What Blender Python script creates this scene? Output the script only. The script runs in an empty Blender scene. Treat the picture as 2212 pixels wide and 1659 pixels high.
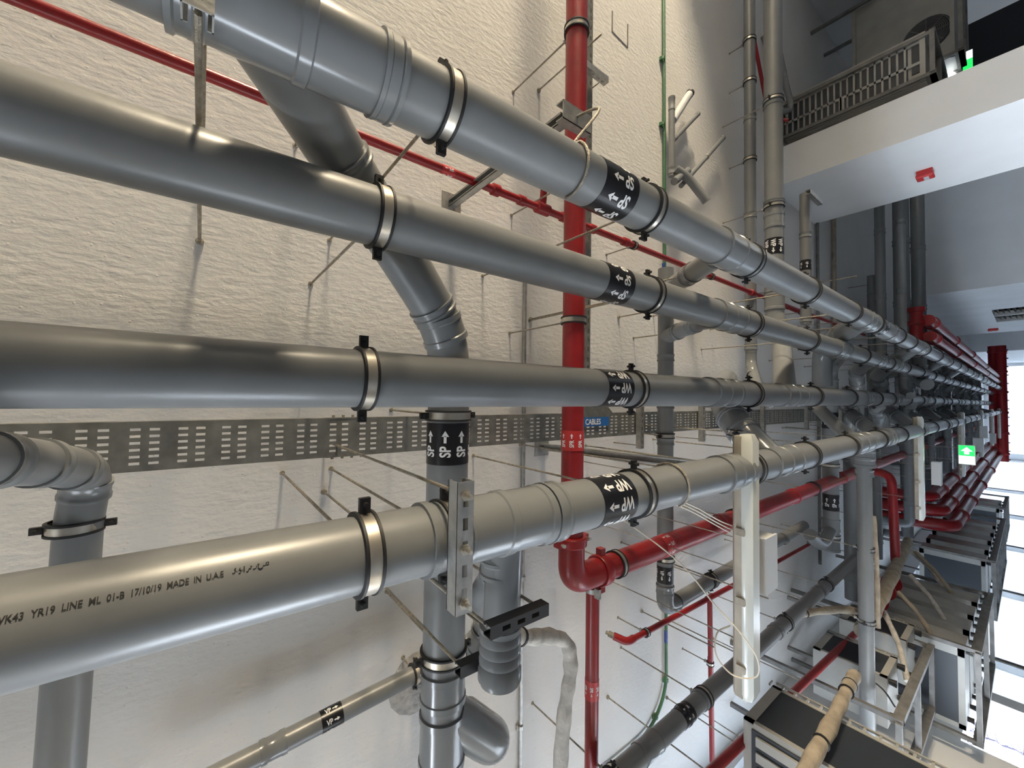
import bpy, bmesh, math, random
from mathutils import Vector as V, Matrix
random.seed(7)
S = bpy.context.scene
COL = S.collection
PI = math.pi

# ------------------------------------------------------------------ camera, daylight, lamps, exposure
cam_d = bpy.data.cameras.new('camera'); cam = bpy.data.objects.new('camera', cam_d); COL.objects.link(cam)
cam_d.sensor_fit = 'HORIZONTAL'; cam_d.sensor_width = 36.0; cam_d.lens = 869.13/2212*36.0
cam_d.clip_start = 0.02; cam_d.clip_end = 200
def camera_axes(pitch, yaw, roll):
    F = V((0, math.cos(pitch), math.sin(pitch))); U = V((0, -math.sin(pitch), math.cos(pitch))); X = V((1, 0, 0))
    F2 = math.cos(yaw)*F + math.sin(yaw)*X; X2 = math.cos(yaw)*X - math.sin(yaw)*F
    U2 = math.cos(roll)*U + math.sin(roll)*X2; X3 = math.cos(roll)*X2 - math.sin(roll)*U
    return F2, U2, X3
F_, U_, X_ = camera_axes(0.91267219, 0.0325132965, -0.0149062184)   # phone held on its side and tipped up at the ceiling
cam.matrix_world = Matrix(((-U_.x, X_.x, -F_.x, 0), (-U_.y, X_.y, -F_.y, 0), (-U_.z, X_.z, -F_.z, 1.6), (0, 0, 0, 1)))
S.camera = cam

w = bpy.data.worlds.new('overcast_sky'); S.world = w; w.use_nodes = True
bg = w.node_tree.nodes['Background']; bg.inputs['Color'].default_value = (0.80, 0.89, 1.0, 1); bg.inputs['Strength'].default_value = 27.0

def area(name, loc, direction, sx, sy, power, col, portal=False):
    l = bpy.data.lights.new(name, 'AREA'); l.shape = 'RECTANGLE'; l.size = sx; l.size_y = sy
    l.energy = power; l.color = col
    if portal: l.cycles.is_portal = True
    o = bpy.data.objects.new(name, l); COL.objects.link(o); o.location = loc
    d = V(direction).normalized()
    o.rotation_euler = d.to_track_quat('-Z', 'Y').to_euler()
    return o
# openings of the left wall (y0, y1, z0, z1)
OPEN = [(-3.2, -1.4, 1.9, 2.6), (-0.3, 1.0, 1.75, 2.5), (2.2, 5.4, 0.9, 2.13), (6.55, 7.72, 0.9, 2.13)]
# frosted window bands of the left wall
PANES = [(2.2, 5.4, 2.2, 3.45)]+[(a, b, .15, 3.2) for a, b in ((7.95, 8.95), (9.05, 12.35), (12.45, 16.35), (16.45, 20.95), (21.05, 26.9), (27.1, 41.6))]
for (a, b, c, d) in OPEN:
    area('daylight_portal', (-3.68, (a+b)/2, (c+d)/2), (1, 0, 0), b-a, d-c, 0, (1, 1, 1), portal=True).data.size_y = d-c
WARM = (1.0, 0.83, 0.58)
area('added_warm_light', (10.9, .9, 1.6), (-1, 0, .05), 1.0, 2.3, 1750, WARM)  # unseen area light, added for the warm light from the right

S.view_settings.view_transform = 'Standard'; S.view_settings.look = 'None'
S.view_settings.exposure = 0.66; S.view_settings.gamma = 1.0; S.view_settings.use_curve_mapping = False

# ------------------------------------------------------------------ materials
def mat(name, col, rough=0.5, metal=0.0, noise=0.0, nscale=6.0, bump=0.0, bscale=60.0, spec=0.5, emit=None, estr=0.0, trans=0.0):
    m = bpy.data.materials.new(name); m.use_nodes = True; nt = m.node_tree; b = nt.nodes['Principled BSDF']
    b.inputs['Base Color'].default_value = (*col, 1); b.inputs['Roughness'].default_value = rough; b.inputs['Metallic'].default_value = metal
    b.inputs['Specular IOR Level'].default_value = spec
    if trans: b.inputs['Transmission Weight'].default_value = trans
    if emit: b.inputs['Emission Color'].default_value = (*emit, 1); b.inputs['Emission Strength'].default_value = estr
    tc = nt.nodes.new('ShaderNodeTexCoord')
    if noise:
        n = nt.nodes.new('ShaderNodeTexNoise'); n.inputs['Scale'].default_value = nscale; n.inputs['Detail'].default_value = 6
        nt.links.new(tc.outputs['Object'], n.inputs['Vector'])
        r = nt.nodes.new('ShaderNodeValToRGB')
        r.color_ramp.elements[0].position = 0.3; r.color_ramp.elements[1].position = 0.7
        r.color_ramp.elements[0].color = (*[c*(1-noise) for c in col], 1); r.color_ramp.elements[1].color = (*[min(1, c*(1+noise)) for c in col], 1)
        nt.links.new(n.outputs['Fac'], r.inputs['Fac']); nt.links.new(r.outputs['Color'], b.inputs['Base Color'])
    if bump:
        n2 = nt.nodes.new('ShaderNodeTexNoise'); n2.inputs['Scale'].default_value = bscale; n2.inputs['Detail'].default_value = 4
        nt.links.new(tc.outputs['Object'], n2.inputs['Vector'])
        bp = nt.nodes.new('ShaderNodeBump'); bp.inputs['Strength'].default_value = bump; bp.inputs['Distance'].default_value = 0.01
        nt.links.new(n2.outputs['Fac'], bp.inputs['Height']); nt.links.new(bp.outputs['Normal'], b.inputs['Normal'])
    return m
M = {}
M['pvc'] = mat('grey_pvc', (0.185, 0.192, 0.196), 0.33, noise=0.05, nscale=9, bump=0.02, bscale=25)
M['fit'] = mat('grey_pvc_fitting', (0.185, 0.195, 0.20), 0.2, noise=0.03, nscale=9)
M['red'] = mat('red_enamel', (0.26, 0.012, 0.014), 0.33, noise=0.12, nscale=14, bump=0.12, bscale=40)
M['redl'] = mat('red_label', (0.50, 0.03, 0.03), 0.4)
M['redp'] = mat('red_plastic', (0.55, 0.03, 0.03), 0.35)
M['zinc'] = mat('galvanised_steel', (0.42, 0.42, 0.40), 0.42, metal=0.75, noise=0.2, nscale=30, bump=0.1, bscale=80)
M['band'] = mat('plated_clamp_steel', (0.62, 0.58, 0.50), 0.3, metal=0.9, noise=0.1, nscale=30)
M['tray'] = mat('dull_galvanised_tray', (0.20, 0.20, 0.185), 0.5, metal=0.55, noise=0.25, nscale=16)
M['rub'] = mat('black_rubber', (0.012, 0.012, 0.013), 0.55)
M['rod'] = mat('threaded_rod_steel', (0.30, 0.27, 0.22), 0.45, metal=0.7, noise=0.35, nscale=40, bump=0.5, bscale=300)
M['blk'] = mat('black_label_film', (0.008, 0.008, 0.01), 0.3)
M['wht'] = mat('white_lettering', (0.80, 0.80, 0.80), 0.5)
M['ink'] = mat('black_print_ink', (0.01, 0.01, 0.01), 0.5)
M['blue'] = mat('blue_label', (0.02, 0.12, 0.36), 0.35)
M['green'] = mat('green_conduit_paint', (0.05, 0.14, 0.07), 0.4, noise=0.15, nscale=20)
M['bluep'] = mat('blue_tape', (0.02, 0.06, 0.25), 0.4)
M['lamp'] = mat('frosted_lamp_cover', (0.60, 0.62, 0.58), 0.22, noise=0.06, nscale=5)
M['lampb'] = mat('aged_lamp_tray', (0.42, 0.38, 0.31), 0.45, noise=0.2, nscale=9)
M['box'] = mat('white_box_plastic', (0.55, 0.56, 0.56), 0.4)
M['cab'] = mat('pale_cable', (0.62, 0.56, 0.46), 0.45)
M['cabk'] = mat('black_cable', (0.015, 0.015, 0.017), 0.5)
M['wrap'] = mat('dirty_white_wrap', (0.50, 0.47, 0.42), 0.8, noise=0.25, nscale=18, bump=0.8, bscale=30)
M['tan'] = mat('tan_pipe_insulation', (0.30, 0.255, 0.195), 0.85, noise=0.3, nscale=10, bump=0.6, bscale=40)
M['ac'] = mat('condenser_enamel', (0.31, 0.305, 0.28), 0.45, noise=0.1, nscale=5)
M['coil'] = mat('dark_coil_fins', (0.018, 0.024, 0.032), 0.5)
M['angle'] = mat('grey_angle_steel', (0.15, 0.147, 0.14), 0.6, noise=0.3, nscale=10)
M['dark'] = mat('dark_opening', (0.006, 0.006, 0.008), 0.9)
M['wire'] = mat('dark_wire', (0.05, 0.045, 0.08), 0.5)
M['alu'] = mat('vent_frame_aluminium', (0.6, 0.6, 0.58), 0.4)
M['brown'] = mat('brown_vent_blade', (0.08, 0.055, 0.045), 0.5)
M['floor'] = mat('grey_floor_screed', (0.085, 0.085, 0.088), 0.55, noise=0.1, nscale=2)
M['floorw'] = mat('pale_concrete_floor', (0.22, 0.22, 0.22), 0.5, noise=0.06, nscale=2)
M['ground'] = mat('outdoor_asphalt', (0.16, 0.16, 0.16), 0.9, noise=0.15, nscale=1)
M['exitg'] = mat('green_exit_panel', (0.02, 0.5, 0.09), 0.4, emit=(0.01, 0.75, 0.08), estr=1.3)
M['exitw'] = mat('white_exit_panel', (0.8, 0.9, 0.8), 0.4, emit=(0.8, 1.0, 0.82), estr=1.6)
M['spot'] = mat('lit_lamp_head', (0.9, 0.95, 1.0), 0.3, emit=(0.9, 0.97, 1.0), estr=7.0)
M['tube'] = mat('added_panel_glow', (1, 0.95, 0.85), 0.3, emit=WARM, estr=4.0)  # glow of the added panel in the side passage
M['patch'] = mat('rough_mortar_patch', (0.40, 0.385, 0.36), 0.95, noise=0.25, nscale=30, bump=1.0, bscale=45)
def frosted(name, col):
    m = bpy.data.materials.new(name); m.use_nodes = True; nt = m.node_tree
    for n in list(nt.nodes): nt.nodes.remove(n)
    o = nt.nodes.new('ShaderNodeOutputMaterial'); tr = nt.nodes.new('ShaderNodeBsdfTranslucent'); df = nt.nodes.new('ShaderNodeBsdfDiffuse'); mx = nt.nodes.new('ShaderNodeMixShader')
    tr.inputs['Color'].default_value = (*col, 1); df.inputs['Color'].default_value = (.5, .52, .54, 1); mx.inputs['Fac'].default_value = .4
    nt.links.new(tr.outputs[0], mx.inputs[1]); nt.links.new(df.outputs[0], mx.inputs[2]); nt.links.new(mx.outputs[0], o.inputs['Surface'])
    return m
M['frost'] = frosted('frosted_white_glazing', (.40, .42, .44))
def plaster(name, col, strength, streak, bump_scale=42):
    m = bpy.data.materials.new(name); m.use_nodes = True; nt = m.node_tree; b = nt.nodes['Principled BSDF']
    b.inputs['Roughness'].default_value = 0.8; b.inputs['Specular IOR Level'].default_value = 0.25
    tc = nt.nodes.new('ShaderNodeTexCoord'); mp = nt.nodes.new('ShaderNodeMapping'); mp.inputs['Scale'].default_value = streak
    nt.links.new(tc.outputs['Object'], mp.inputs['Vector'])
    n = nt.nodes.new('ShaderNodeTexNoise'); n.inputs['Scale'].default_value = bump_scale; n.inputs['Detail'].default_value = 5; n.inputs['Roughness'].default_value = 0.55
    nt.links.new(mp.outputs['Vector'], n.inputs['Vector'])
    vo = nt.nodes.new('ShaderNodeTexVoronoi'); vo.inputs['Scale'].default_value = 26; nt.links.new(tc.outputs['Object'], vo.inputs['Vector'])
    r = nt.nodes.new('ShaderNodeValToRGB'); r.color_ramp.elements[0].position = 0.02; r.color_ramp.elements[0].color = (1, 1, 1, 1); r.color_ramp.elements[1].position = 0.13; r.color_ramp.elements[1].color = (0, 0, 0, 1)
    nt.links.new(vo.outputs['Distance'], r.inputs['Fac'])
    ma = nt.nodes.new('ShaderNodeMath'); ma.operation = 'MULTIPLY_ADD'; ma.inputs[1].default_value = 0.30
    nt.links.new(r.outputs['Color'], ma.inputs[0]); nt.links.new(n.outputs['Fac'], ma.inputs[2])
    bp = nt.nodes.new('ShaderNodeBump'); bp.inputs['Strength'].default_value = strength; bp.inputs['Distance'].default_value = 0.008
    nt.links.new(ma.outputs[0], bp.inputs['Height']); nt.links.new(bp.outputs['Normal'], b.inputs['Normal'])
    n2 = nt.nodes.new('ShaderNodeTexNoise'); n2.inputs['Scale'].default_value = 1.3; n2.inputs['Detail'].default_value = 5; nt.links.new(tc.outputs['Object'], n2.inputs['Vector'])
    c = nt.nodes.new('ShaderNodeValToRGB'); c.color_ramp.elements[0].color = (*[x*0.94 for x in col], 1); c.color_ramp.elements[1].color = (*col, 1)
    c.color_ramp.elements[0].position = 0.35; c.color_ramp.elements[1].position = 0.65
    nt.links.new(n2.outputs['Fac'], c.inputs['Fac']); nt.links.new(c.outputs['Color'], b.inputs['Base Color'])
    return m
M['ceil'] = plaster('stippled_ceiling_paint', (0.70, 0.69, 0.67), 0.6, (1.0, 0.45, 1.0))
M['wall'] = plaster('white_wall_paint', (0.82, 0.83, 0.84), 0.12, (1, 1, 1), 60)
M['wallp'] = plaster('toned_down_pier_paint', (0.74, 0.745, 0.745), 0.12, (1, 1, 1), 60)  # wall paint darkened to hold down the brightness of the lit pier
M['wallg'] = plaster('grey_wall_paint', (0.52, 0.53, 0.54), 0.12, (1, 1, 1), 60)

# ------------------------------------------------------------------ mesh helpers
def basis(d):
    d = V(d).normalized(); a = V((0, 0, 1)) if abs(d.z) < 0.9 else V((1, 0, 0))
    e1 = d.cross(a).normalized(); return d, e1, d.cross(e1).normalized()
class MB:
    def __init__(s): s.v = []; s.f = []
    def ring_tube(s, rings, closed=False, cap=True):
        n = len(rings[0]); b = len(s.v)
        for r in rings: s.v += [tuple(p) for p in r]
        k = len(rings)
        for i in range(k if closed else k-1):
            j = (i+1) % k
            for q in range(n):
                q2 = (q+1) % n; s.f.append((b+i*n+q, b+i*n+q2, b+j*n+q2, b+j*n+q))
        if cap and not closed:
            s.f.append(tuple(b+q for q in range(n))[::-1]); s.f.append(tuple(b+(k-1)*n+q for q in range(n)))
        return s
    def lathe(s, p, d, prof, n=24, cap=True):
        p = V(p); d, e1, e2 = basis(d)
        rings = [[p+d*t+(e1*math.cos(2*PI*q/n)+e2*math.sin(2*PI*q/n))*r for q in range(n)] for (t, r) in prof]
        return s.ring_tube(rings, cap=cap)
    def tube(s, pts, r, n=12, closed=False, cap=True):
        pts = [V(p) for p in pts]; k = len(pts); rr = r if isinstance(r, (list, tuple)) else [r]*k
        rings = []; e = None
        for i in range(k):
            if closed: t = (pts[(i+1) % k]-pts[i-1])
            else: t = pts[min(i+1, k-1)]-pts[max(i-1, 0)]
            t.normalize()
            if e is None: _, e, _ = basis(t)
            e = (e-t*e.dot(t)).normalized(); e2 = t.cross(e)
            rings.append([pts[i]+(e*math.cos(2*PI*q/n)+e2*math.sin(2*PI*q/n))*rr[i] for q in range(n)])
        return s.ring_tube(rings, closed, cap)
    def box(s, c, size, ax=None):
        c = V(c); X, Y, Z = ax if ax else (V((1, 0, 0)), V((0, 1, 0)), V((0, 0, 1)))
        b = len(s.v)
        for dx in (-.5, .5):
            for dy in (-.5, .5):
                for dz in (-.5, .5): s.v.append(tuple(c+X*dx*size[0]+Y*dy*size[1]+Z*dz*size[2]))
        for q in ((0, 1, 3, 2), (4, 6, 7, 5), (0, 4, 5, 1), (2, 3, 7, 6), (0, 2, 6, 4), (1, 5, 7, 3)): s.f.append(tuple(b+i for i in q))
        return s
    def b2(s, lo, hi):
        lo, hi = V(lo), V(hi); return s.box((lo+hi)/2, hi-lo)
    def bar(s, p, q, wdt, hgt, up=(0, 0, 1)):
        p, q = V(p), V(q); d = (q-p); L = d.length; d.normalize(); u = V(up)
        if abs(d.dot(u)) > .95: u = V((0, 1, 0))
        x = d.cross(u).normalized(); z = x.cross(d)
        return s.box((p+q)/2, (wdt, L, hgt), (x, d, z))
    def poly(s, pts): b = len(s.v); s.v += [tuple(p) for p in pts]; s.f.append(tuple(range(b, b+len(pts)))); return s
    def extr(s, pts, off):
        n = len(pts); b = len(s.v); off = V(off)
        s.v += [tuple(V(p)) for p in pts]+[tuple(V(p)+off) for p in pts]
        s.f.append(tuple(range(b, b+n))[::-1]); s.f.append(tuple(range(b+n, b+2*n)))
        for i in range(n): s.f.append((b+i, b+(i+1) % n, b+n+(i+1) % n, b+n+i))
        return s
def wloc(o):
    p = V(o.location)
    while o.parent: o = o.parent; p += V(o.location)
    return p
def obj(name, mb, m, parent=None, smooth=True, label=None, kind=None, origin=None):
    me = bpy.data.meshes.new(name)
    base = wloc(parent) if parent else V(origin if origin is not None else mb.v[0])
    me.from_pydata([tuple(V(p)-base) for p in mb.v], [], mb.f); me.update()
    if smooth:
        me.polygons.foreach_set('use_smooth', [True]*len(me.polygons)); me.set_sharp_from_angle(angle=math.radians(38))
    bm = bmesh.new(); bm.from_mesh(me); bmesh.ops.recalc_face_normals(bm, faces=bm.faces); bm.to_mesh(me); bm.free()
    me.materials.append(M[m] if isinstance(m, str) else m)
    o = bpy.data.objects.new(name, me); COL.objects.link(o)
    if parent: o.parent = parent
    else: o.location = base
    if label: o['label'] = label
    if kind: o['kind'] = kind
    return o
def inst(name, me, parent, off, rot=None):
    o = bpy.data.objects.new(name, me); COL.objects.link(o); o.parent = parent; o.location = off
    if rot: o.rotation_euler = rot
    return o
def tag(o, label, cat, group=None):
    o['label'] = label; o['category'] = cat
    if group: o['group'] = group
    return o
def thing(name, label, cat, loc, group=None):
    o = bpy.data.objects.new(name, None); COL.objects.link(o); o.location = loc; o.empty_display_size = .05
    return tag(o, label, cat, group)
def struct(name, mb, m, parent=None, smooth=False):
    o = obj(name, mb, m, parent, smooth)
    o['kind'] = 'structure'; return o
def bez(pts, n=10):
    """smooth path through the given corner points with rounded corners"""
    pts = [V(p) for p in pts]; out = [pts[0]]
    for i in range(1, len(pts)-1):
        a, b, c = pts[i-1], pts[i], pts[i+1]
        r = min((a-b).length, (c-b).length)*.5
        p, q = b+(a-b).normalized()*r, b+(c-b).normalized()*r
        for k in range(n+1):
            t = k/n; out.append(p*(1-t)**2+b*2*t*(1-t)+q*t*t)
    out.append(pts[-1]); return out
def catmull(pts, n=8):
    pts = [V(p) for p in pts]; P = [pts[0]*2-pts[1]]+pts+[pts[-1]*2-pts[-2]]; out = []
    for i in range(1, len(P)-2):
        a, b, c, d = P[i-1:i+3]
        for k in range(n):
            t = k/n; out.append(.5*((2*b)+(c-a)*t+(2*a-5*b+4*c-d)*t*t+(3*b-a-3*c+d)*t**3))
    out.append(pts[-1]); return out

# lettering: built in font outlines turned into mesh, then laid on a flat or round surface
TXT = {}
def text_geo(s, sx=.74, bold=.028):
    k = (s, sx, bold)
    if k in TXT: return TXT[k]
    cu = bpy.data.curves.new('t', 'FONT'); cu.body = s; cu.size = 1.0; cu.resolution_u = 3; cu.offset = bold
    o = bpy.data.objects.new('t', cu); COL.objects.link(o)
    dg = bpy.context.evaluated_depsgraph_get(); dg.update()
    me = bpy.data.meshes.new_from_object(o.evaluated_get(dg))
    bm = bmesh.new(); bm.from_mesh(me); bmesh.ops.triangulate(bm, faces=bm.faces)
    bmesh.ops.subdivide_edges(bm, edges=[e for e in bm.edges if e.calc_length() > .16], cuts=2, use_grid_fill=False)
    bmesh.ops.triangulate(bm, faces=bm.faces)
    bm.verts.ensure_lookup_table()
    vs = [(v.co.x*sx, v.co.y) for v in bm.verts]; fs = [tuple(v.index for v in f.verts) for f in bm.faces]
    x0 = min(v[0] for v in vs); vs = [(x-x0, y) for x, y in vs]
    bm.free(); bpy.data.objects.remove(o); bpy.data.curves.remove(cu); bpy.data.meshes.remove(me)
    TXT[k] = (vs, fs, max(v[0] for v in vs)); return TXT[k]
CAP = 0.70
def glyphs(mb, s, place, h, x0, y0, sx=.74, bold=.028):
    vs, fs, wd = text_geo(s, sx, bold); k = h/CAP; b = len(mb.v)
    mb.v += [tuple(place(x0+x*k, y0+y*k)) for x, y in vs]; mb.f += [tuple(b+i for i in f) for f in fs]
    return wd*k
def arrow(mb, place, x0, L, yc, hw, shaft):
    hl = L*.48
    P = [(x0, yc-shaft), (x0+L-hl, yc-shaft), (x0+L-hl, yc-hw), (x0+L, yc), (x0+L-hl, yc+hw), (x0+L-hl, yc+shaft), (x0, yc+shaft)]
    b = len(mb.v); mb.v += [tuple(place(*p)) for p in P]
    mb.f += [(b, b+1, b+5, b+6), (b+2, b+3, b+4), ]
def pipe_label(parent, c, read, r, s, L, n=8, h=.042, phase=0.0, band='blk', arrow_first=False, angs=None):
    """printed band round a pipe: c = middle of the band on the axis, read = reading direction along the axis"""
    c = V(c); x = V(read).normalized(); nrm = V((0, 0, -1)); nrm = (nrm-x*nrm.dot(x)).normalized(); up = nrm.cross(x)
    mb = MB().lathe(c-x*L/2, x, [(0, r+.0005), (0, r+.0016), (L, r+.0016), (L, r+.0005)], 40, cap=False)
    bo = obj('label_band', mb, band, parent)
    R = r+.0026; t = MB()
    for k in range(n):
        a0 = phase+2*PI*k/n
        def place(u, vv): a = a0+vv/R; return c+x*u+(nrm*math.cos(a)+up*math.sin(a))*R
        _, _, wd = text_geo(s); wt = wd*h/CAP; al = h*1.15; gap = h*.28; tot = wt+gap+al
        k0 = -tot/2*.97
        glyphs(t, s, place, h, k0, -h/2); arrow(t, place, k0+wt+gap, al, 0, h*.36, h*.13)
    obj('lettering', t, 'wht', bo, smooth=False, label='white letters '+s+' with arrows')
    return bo

# ------------------------------------------------------------------ pipes, couplings and hangers
def prof_pipe(L, r): return [(0, r), (L, r)]
def straight(parent, p, q, r, m='pvc', name='pipe_length', n=32):
    p, q = V(p), V(q); return obj(name, MB().lathe(p, q-p, [(0, r), ((q-p).length, r)], n), m, parent)
def coupling(parent, c, d, r, L, m='fit', rings=2, name='coupling', n=32):
    """socket fitting: thicker sleeve with raised ring seats at its ends"""
    a = r*1.045; b = r*1.10; e = min(.022, L*.2)
    pr = [(0, r*.99), (0, b), (e, b), (e+.004, a)]
    if rings > 2: pr += [(L/2-e/2-.004, a), (L/2-e/2, b), (L/2+e/2, b), (L/2+e/2+.004, a)]
    pr += [(L-e-.004, a), (L-e, b), (L, b), (L, r*.99)]
    d = V(d).normalized(); return obj(name, MB().lathe(V(c)-d*L/2, d, pr, n, cap=False), m, parent)
CACHE = {}
def hanger(x, y, z, r, axis, label, group, zc=3.6, lug=True, rods=True, tilt=0, name='pipe_hanger', rodm='rod'):
    """rubber lined split clamp on a threaded rod up to the ceiling"""
    t = thing(name, label, 'pipe hanger', (x, y, z), group)
    key = (round(r, 4), axis, lug)
    d = V((0, 1, 0)) if axis == 'Y' else V((1, 0, 0)); sd = V((1, 0, 0)) if axis == 'Y' else V((0, 1, 0))
    O = V((0, 0, 0))
    if key not in CACHE:
        k = r/.08; wd = .026*min(1, .55+.45*k)
        tmp = thing('tmp', '', '', (0, 0, 0))
        o1 = obj('clamp_band', MB().lathe(-d*wd/2, d, [(0, r+.001), (0, r+.0065), (wd, r+.0065), (wd, r+.001)], 40, cap=False), 'band', tmp)
        m2 = MB()
        for s in (-1, 1):
            c = d*s*(wd/2+.0035); m2.lathe(c-d*.0042, d, [(0, r+.001), (.0012, r+.010), (.0072, r+.010), (.0084, r+.001)], 40, cap=False)
        o2 = obj('rubber_liner', m2, 'rub', tmp)
        m3 = MB(); hs = .034*min(1, .5+.5*k)
        m3.box(sd*(r+.006+hs/2), (hs if axis == 'Y' else wd*.9, wd*.9 if axis == 'Y' else hs, .012)); m3.lathe(sd*(r+.006+hs*.6)-V((0, 0, .02)), (0, 0, 1), [(0, .0055), (.04, .0055)], 8)
        o3 = obj('clamp_lug', m3, 'rub', tmp)
        m4 = MB().lathe((0, 0, 0), (0, 0, 1), [(0, .011), (.016, .011), (.016, .014), (.024, .014)], 6)
        o4 = obj('boss_nut', m4, 'zinc', tmp)
        CACHE[key] = (o1.data, o2.data, o3.data, o4.data)
        for o in (o1, o2, o3, o4, tmp): bpy.data.objects.remove(o)
    a, b, c, nut = CACHE[key]
    inst('clamp_band', a, t, O); inst('rubber_liner', b, t, O)
    if lug:
        inst('clamp_lug', c, t, O); inst('clamp_lug', c, t, O, (0, 0, PI))
    if rods:
        rk = ('rod', round(zc-z-r, 3))
        if rk not in CACHE:
            tmp = thing('tmp', '', '', (0, 0, 0)); L = zc-z-r-.03
            o5 = obj('threaded_rod', MB().lathe((0, 0, 0), (0, 0, 1), [(0, .0048), (L+.01, .0048)], 8), rodm, tmp)
            o6 = obj('anchor_nut', MB().lathe((0, 0, L-.004), (0, 0, 1), [(0, .010), (.008, .012), (.0135, .014)], 8), 'rod', tmp)
            CACHE[rk] = (o5.data, o6.data)
            for o in (o5, o6, tmp): bpy.data.objects.remove(o)
        inst('boss_nut', nut, t, V((0, 0, r+.006))); inst('threaded_rod', CACHE[rk][0], t, V((0, 0, r+.029))); inst('anchor_nut', CACHE[rk][1], t, V((0, 0, r+.029)))
    return t
ORD = ['nearest', 'second', 'third', 'fourth', 'fifth', 'sixth', 'seventh', 'eighth', 'ninth', 'tenth', 'eleventh', 'twelfth', 'thirteenth', 'fourteenth', 'fifteenth', 'sixteenth', 'seventeenth', 'eighteenth', 'nineteenth', 'twentieth']
def lone_rod(x, y, z0, label, zc=3.6, r=.0048, group=None, name='threaded_rod_drop', m='rod'):
    mb = MB().lathe((x, y, z0), (0, 0, 1), [(0, r), (zc-z0-.002, r)], 8).lathe((x, y, zc-.016), (0, 0, 1), [(0, .011), (.008, .014), (.015, .014)], 8)
    return tag(obj(name, mb, m, origin=(x, y, z0)), label, 'threaded rod', group)
def strut_channel(p, q, size=.041, up=(0, 0, 1), slots=True, lip=.008, slot_face=None):
    """C section steel channel with slots in its back (back at -up side), returns an MB"""
    p, q = V(p), V(q); d = (q-p); L = d.length; d.normalize(); u = V(up); u = (u-d*u.dot(d)).normalized(); x = d.cross(u).normalized()
    t = .0026; h = size/2; m = MB()
    ax = (x, d, u)
    for s in (-1, 1):
        m.box((p+q)/2+x*s*(h-t/2), (t, L, size), ax)
        m.box((p+q)/2+x*s*(h-lip/2)+u*(h-t/2), (lip, L, t), ax)
    if slots:
        pitch = .05; sl = .026; sw = .0125; k = max(1, int(L/pitch)); e = (L-(k-1)*pitch-sl)/2
        for s in (-1, 1):
            wd = h-sw/2; m.box((p+q)/2+x*s*(sw/2+wd/2)-u*(h-t/2), (wd, L, t), ax)
        pos = 0
        for i in range(k+1):
            a = pos; b = e+i*pitch if i < k else L
            m.box(p+d*(a+b)/2-u*(h-t/2), (sw, b-a, t), ax); pos = b+sl
    else: m.box((p+q)/2-u*(h-t/2), (size, L, t), ax)
    return m

# ------------------------------------------------------------------ setting
ZC = 3.6; PX = 2.72
struct('ceiling', MB().b2((-3.9, -5, ZC), (6.4, 42, ZC+.2)), 'ceil')
struct('floor', MB().b2((-3.9, -5, -.12), (6.4, 42, 0)), 'floor')
wl = MB()
HOLES = [o for o in OPEN]+PANES
ycut = sorted({-5, 42} | {v for o in HOLES for v in o[:2]})
for a, b in zip(ycut[:-1], ycut[1:]):
    zs = [0]+[v for h in sorted([o for o in HOLES if o[0] <= a and o[1] >= b], key=lambda o: o[2]) for v in h[2:]]+[ZC]
    for i in range(0, len(zs), 2):
        if zs[i+1]-zs[i] > 1e-4: wl.b2((-3.86, a, zs[i]), (-3.6, b, zs[i+1]))
struct('wall_left', wl, 'wall')
for i, (a, b, c, d) in enumerate(PANES): struct('window_%d' % (i+3), MB().b2((-3.72, a, c), (-3.70, b, d)), 'frost')
struct('wall_right', MB().b2((6.2, -5, 0), (6.4, -.9, ZC)).b2((6.2, 2.7, 0), (6.4, 42, ZC)).b2((6.2, -.9, 3.45), (6.4, 2.7, ZC)), 'wallg')  # passage opening sized to cut off the added warm beam
struct('wall_added_passage', MB().b2((6.4, -1.1, 0), (11.2, -.9, ZC)).b2((6.4, 3.1, 0), (11.2, 3.3, ZC)).b2((11.0, -.9, 0), (11.2, 3.1, ZC)), 'wallg')  # unseen passage, added to shape the warm beam
struct('ceiling', MB().b2((6.4, -1.1, ZC), (11.2, 3.3, ZC+.2)), 'ceil'); struct('floor', MB().b2((6.4, -1.1, -.12), (11.2, 3.3, 0)), 'floor')
struct('wall_back', MB().b2((-3.6, -5, 0), (6.2, -4.8, ZC)), 'wall')
struct('wall_end', MB().b2((-3.6, 41.8, 2.7), (6.2, 42, ZC)).b2((-3.6, 41.8, 0), (-3.2, 42, 2.7)).b2((2.5, 41.8, 0), (6.2, 42, 2.7)), 'wall')
struct('window_2', MB().b2((-3.2, 41.88, 0), (2.5, 41.92, 2.7)), 'frost')
struct('wall_right', MB().b2((PX, 5.7, 0), (3.20, 7.36, ZC)), 'wallp')
dw = MB().b2((4.3, 9.66, 0), (5.34, 9.8, ZC)).b2((5.34, 9.66, 2.14), (6.2, 9.8, ZC))
struct('wall_right', dw, 'wallg')
struct('doorway_dark_fill', MB().b2((5.34, 9.74, 0), (6.2, 9.78, 2.14)), 'dark')  # black slab stands in for the darkness inside the open doorway
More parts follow.
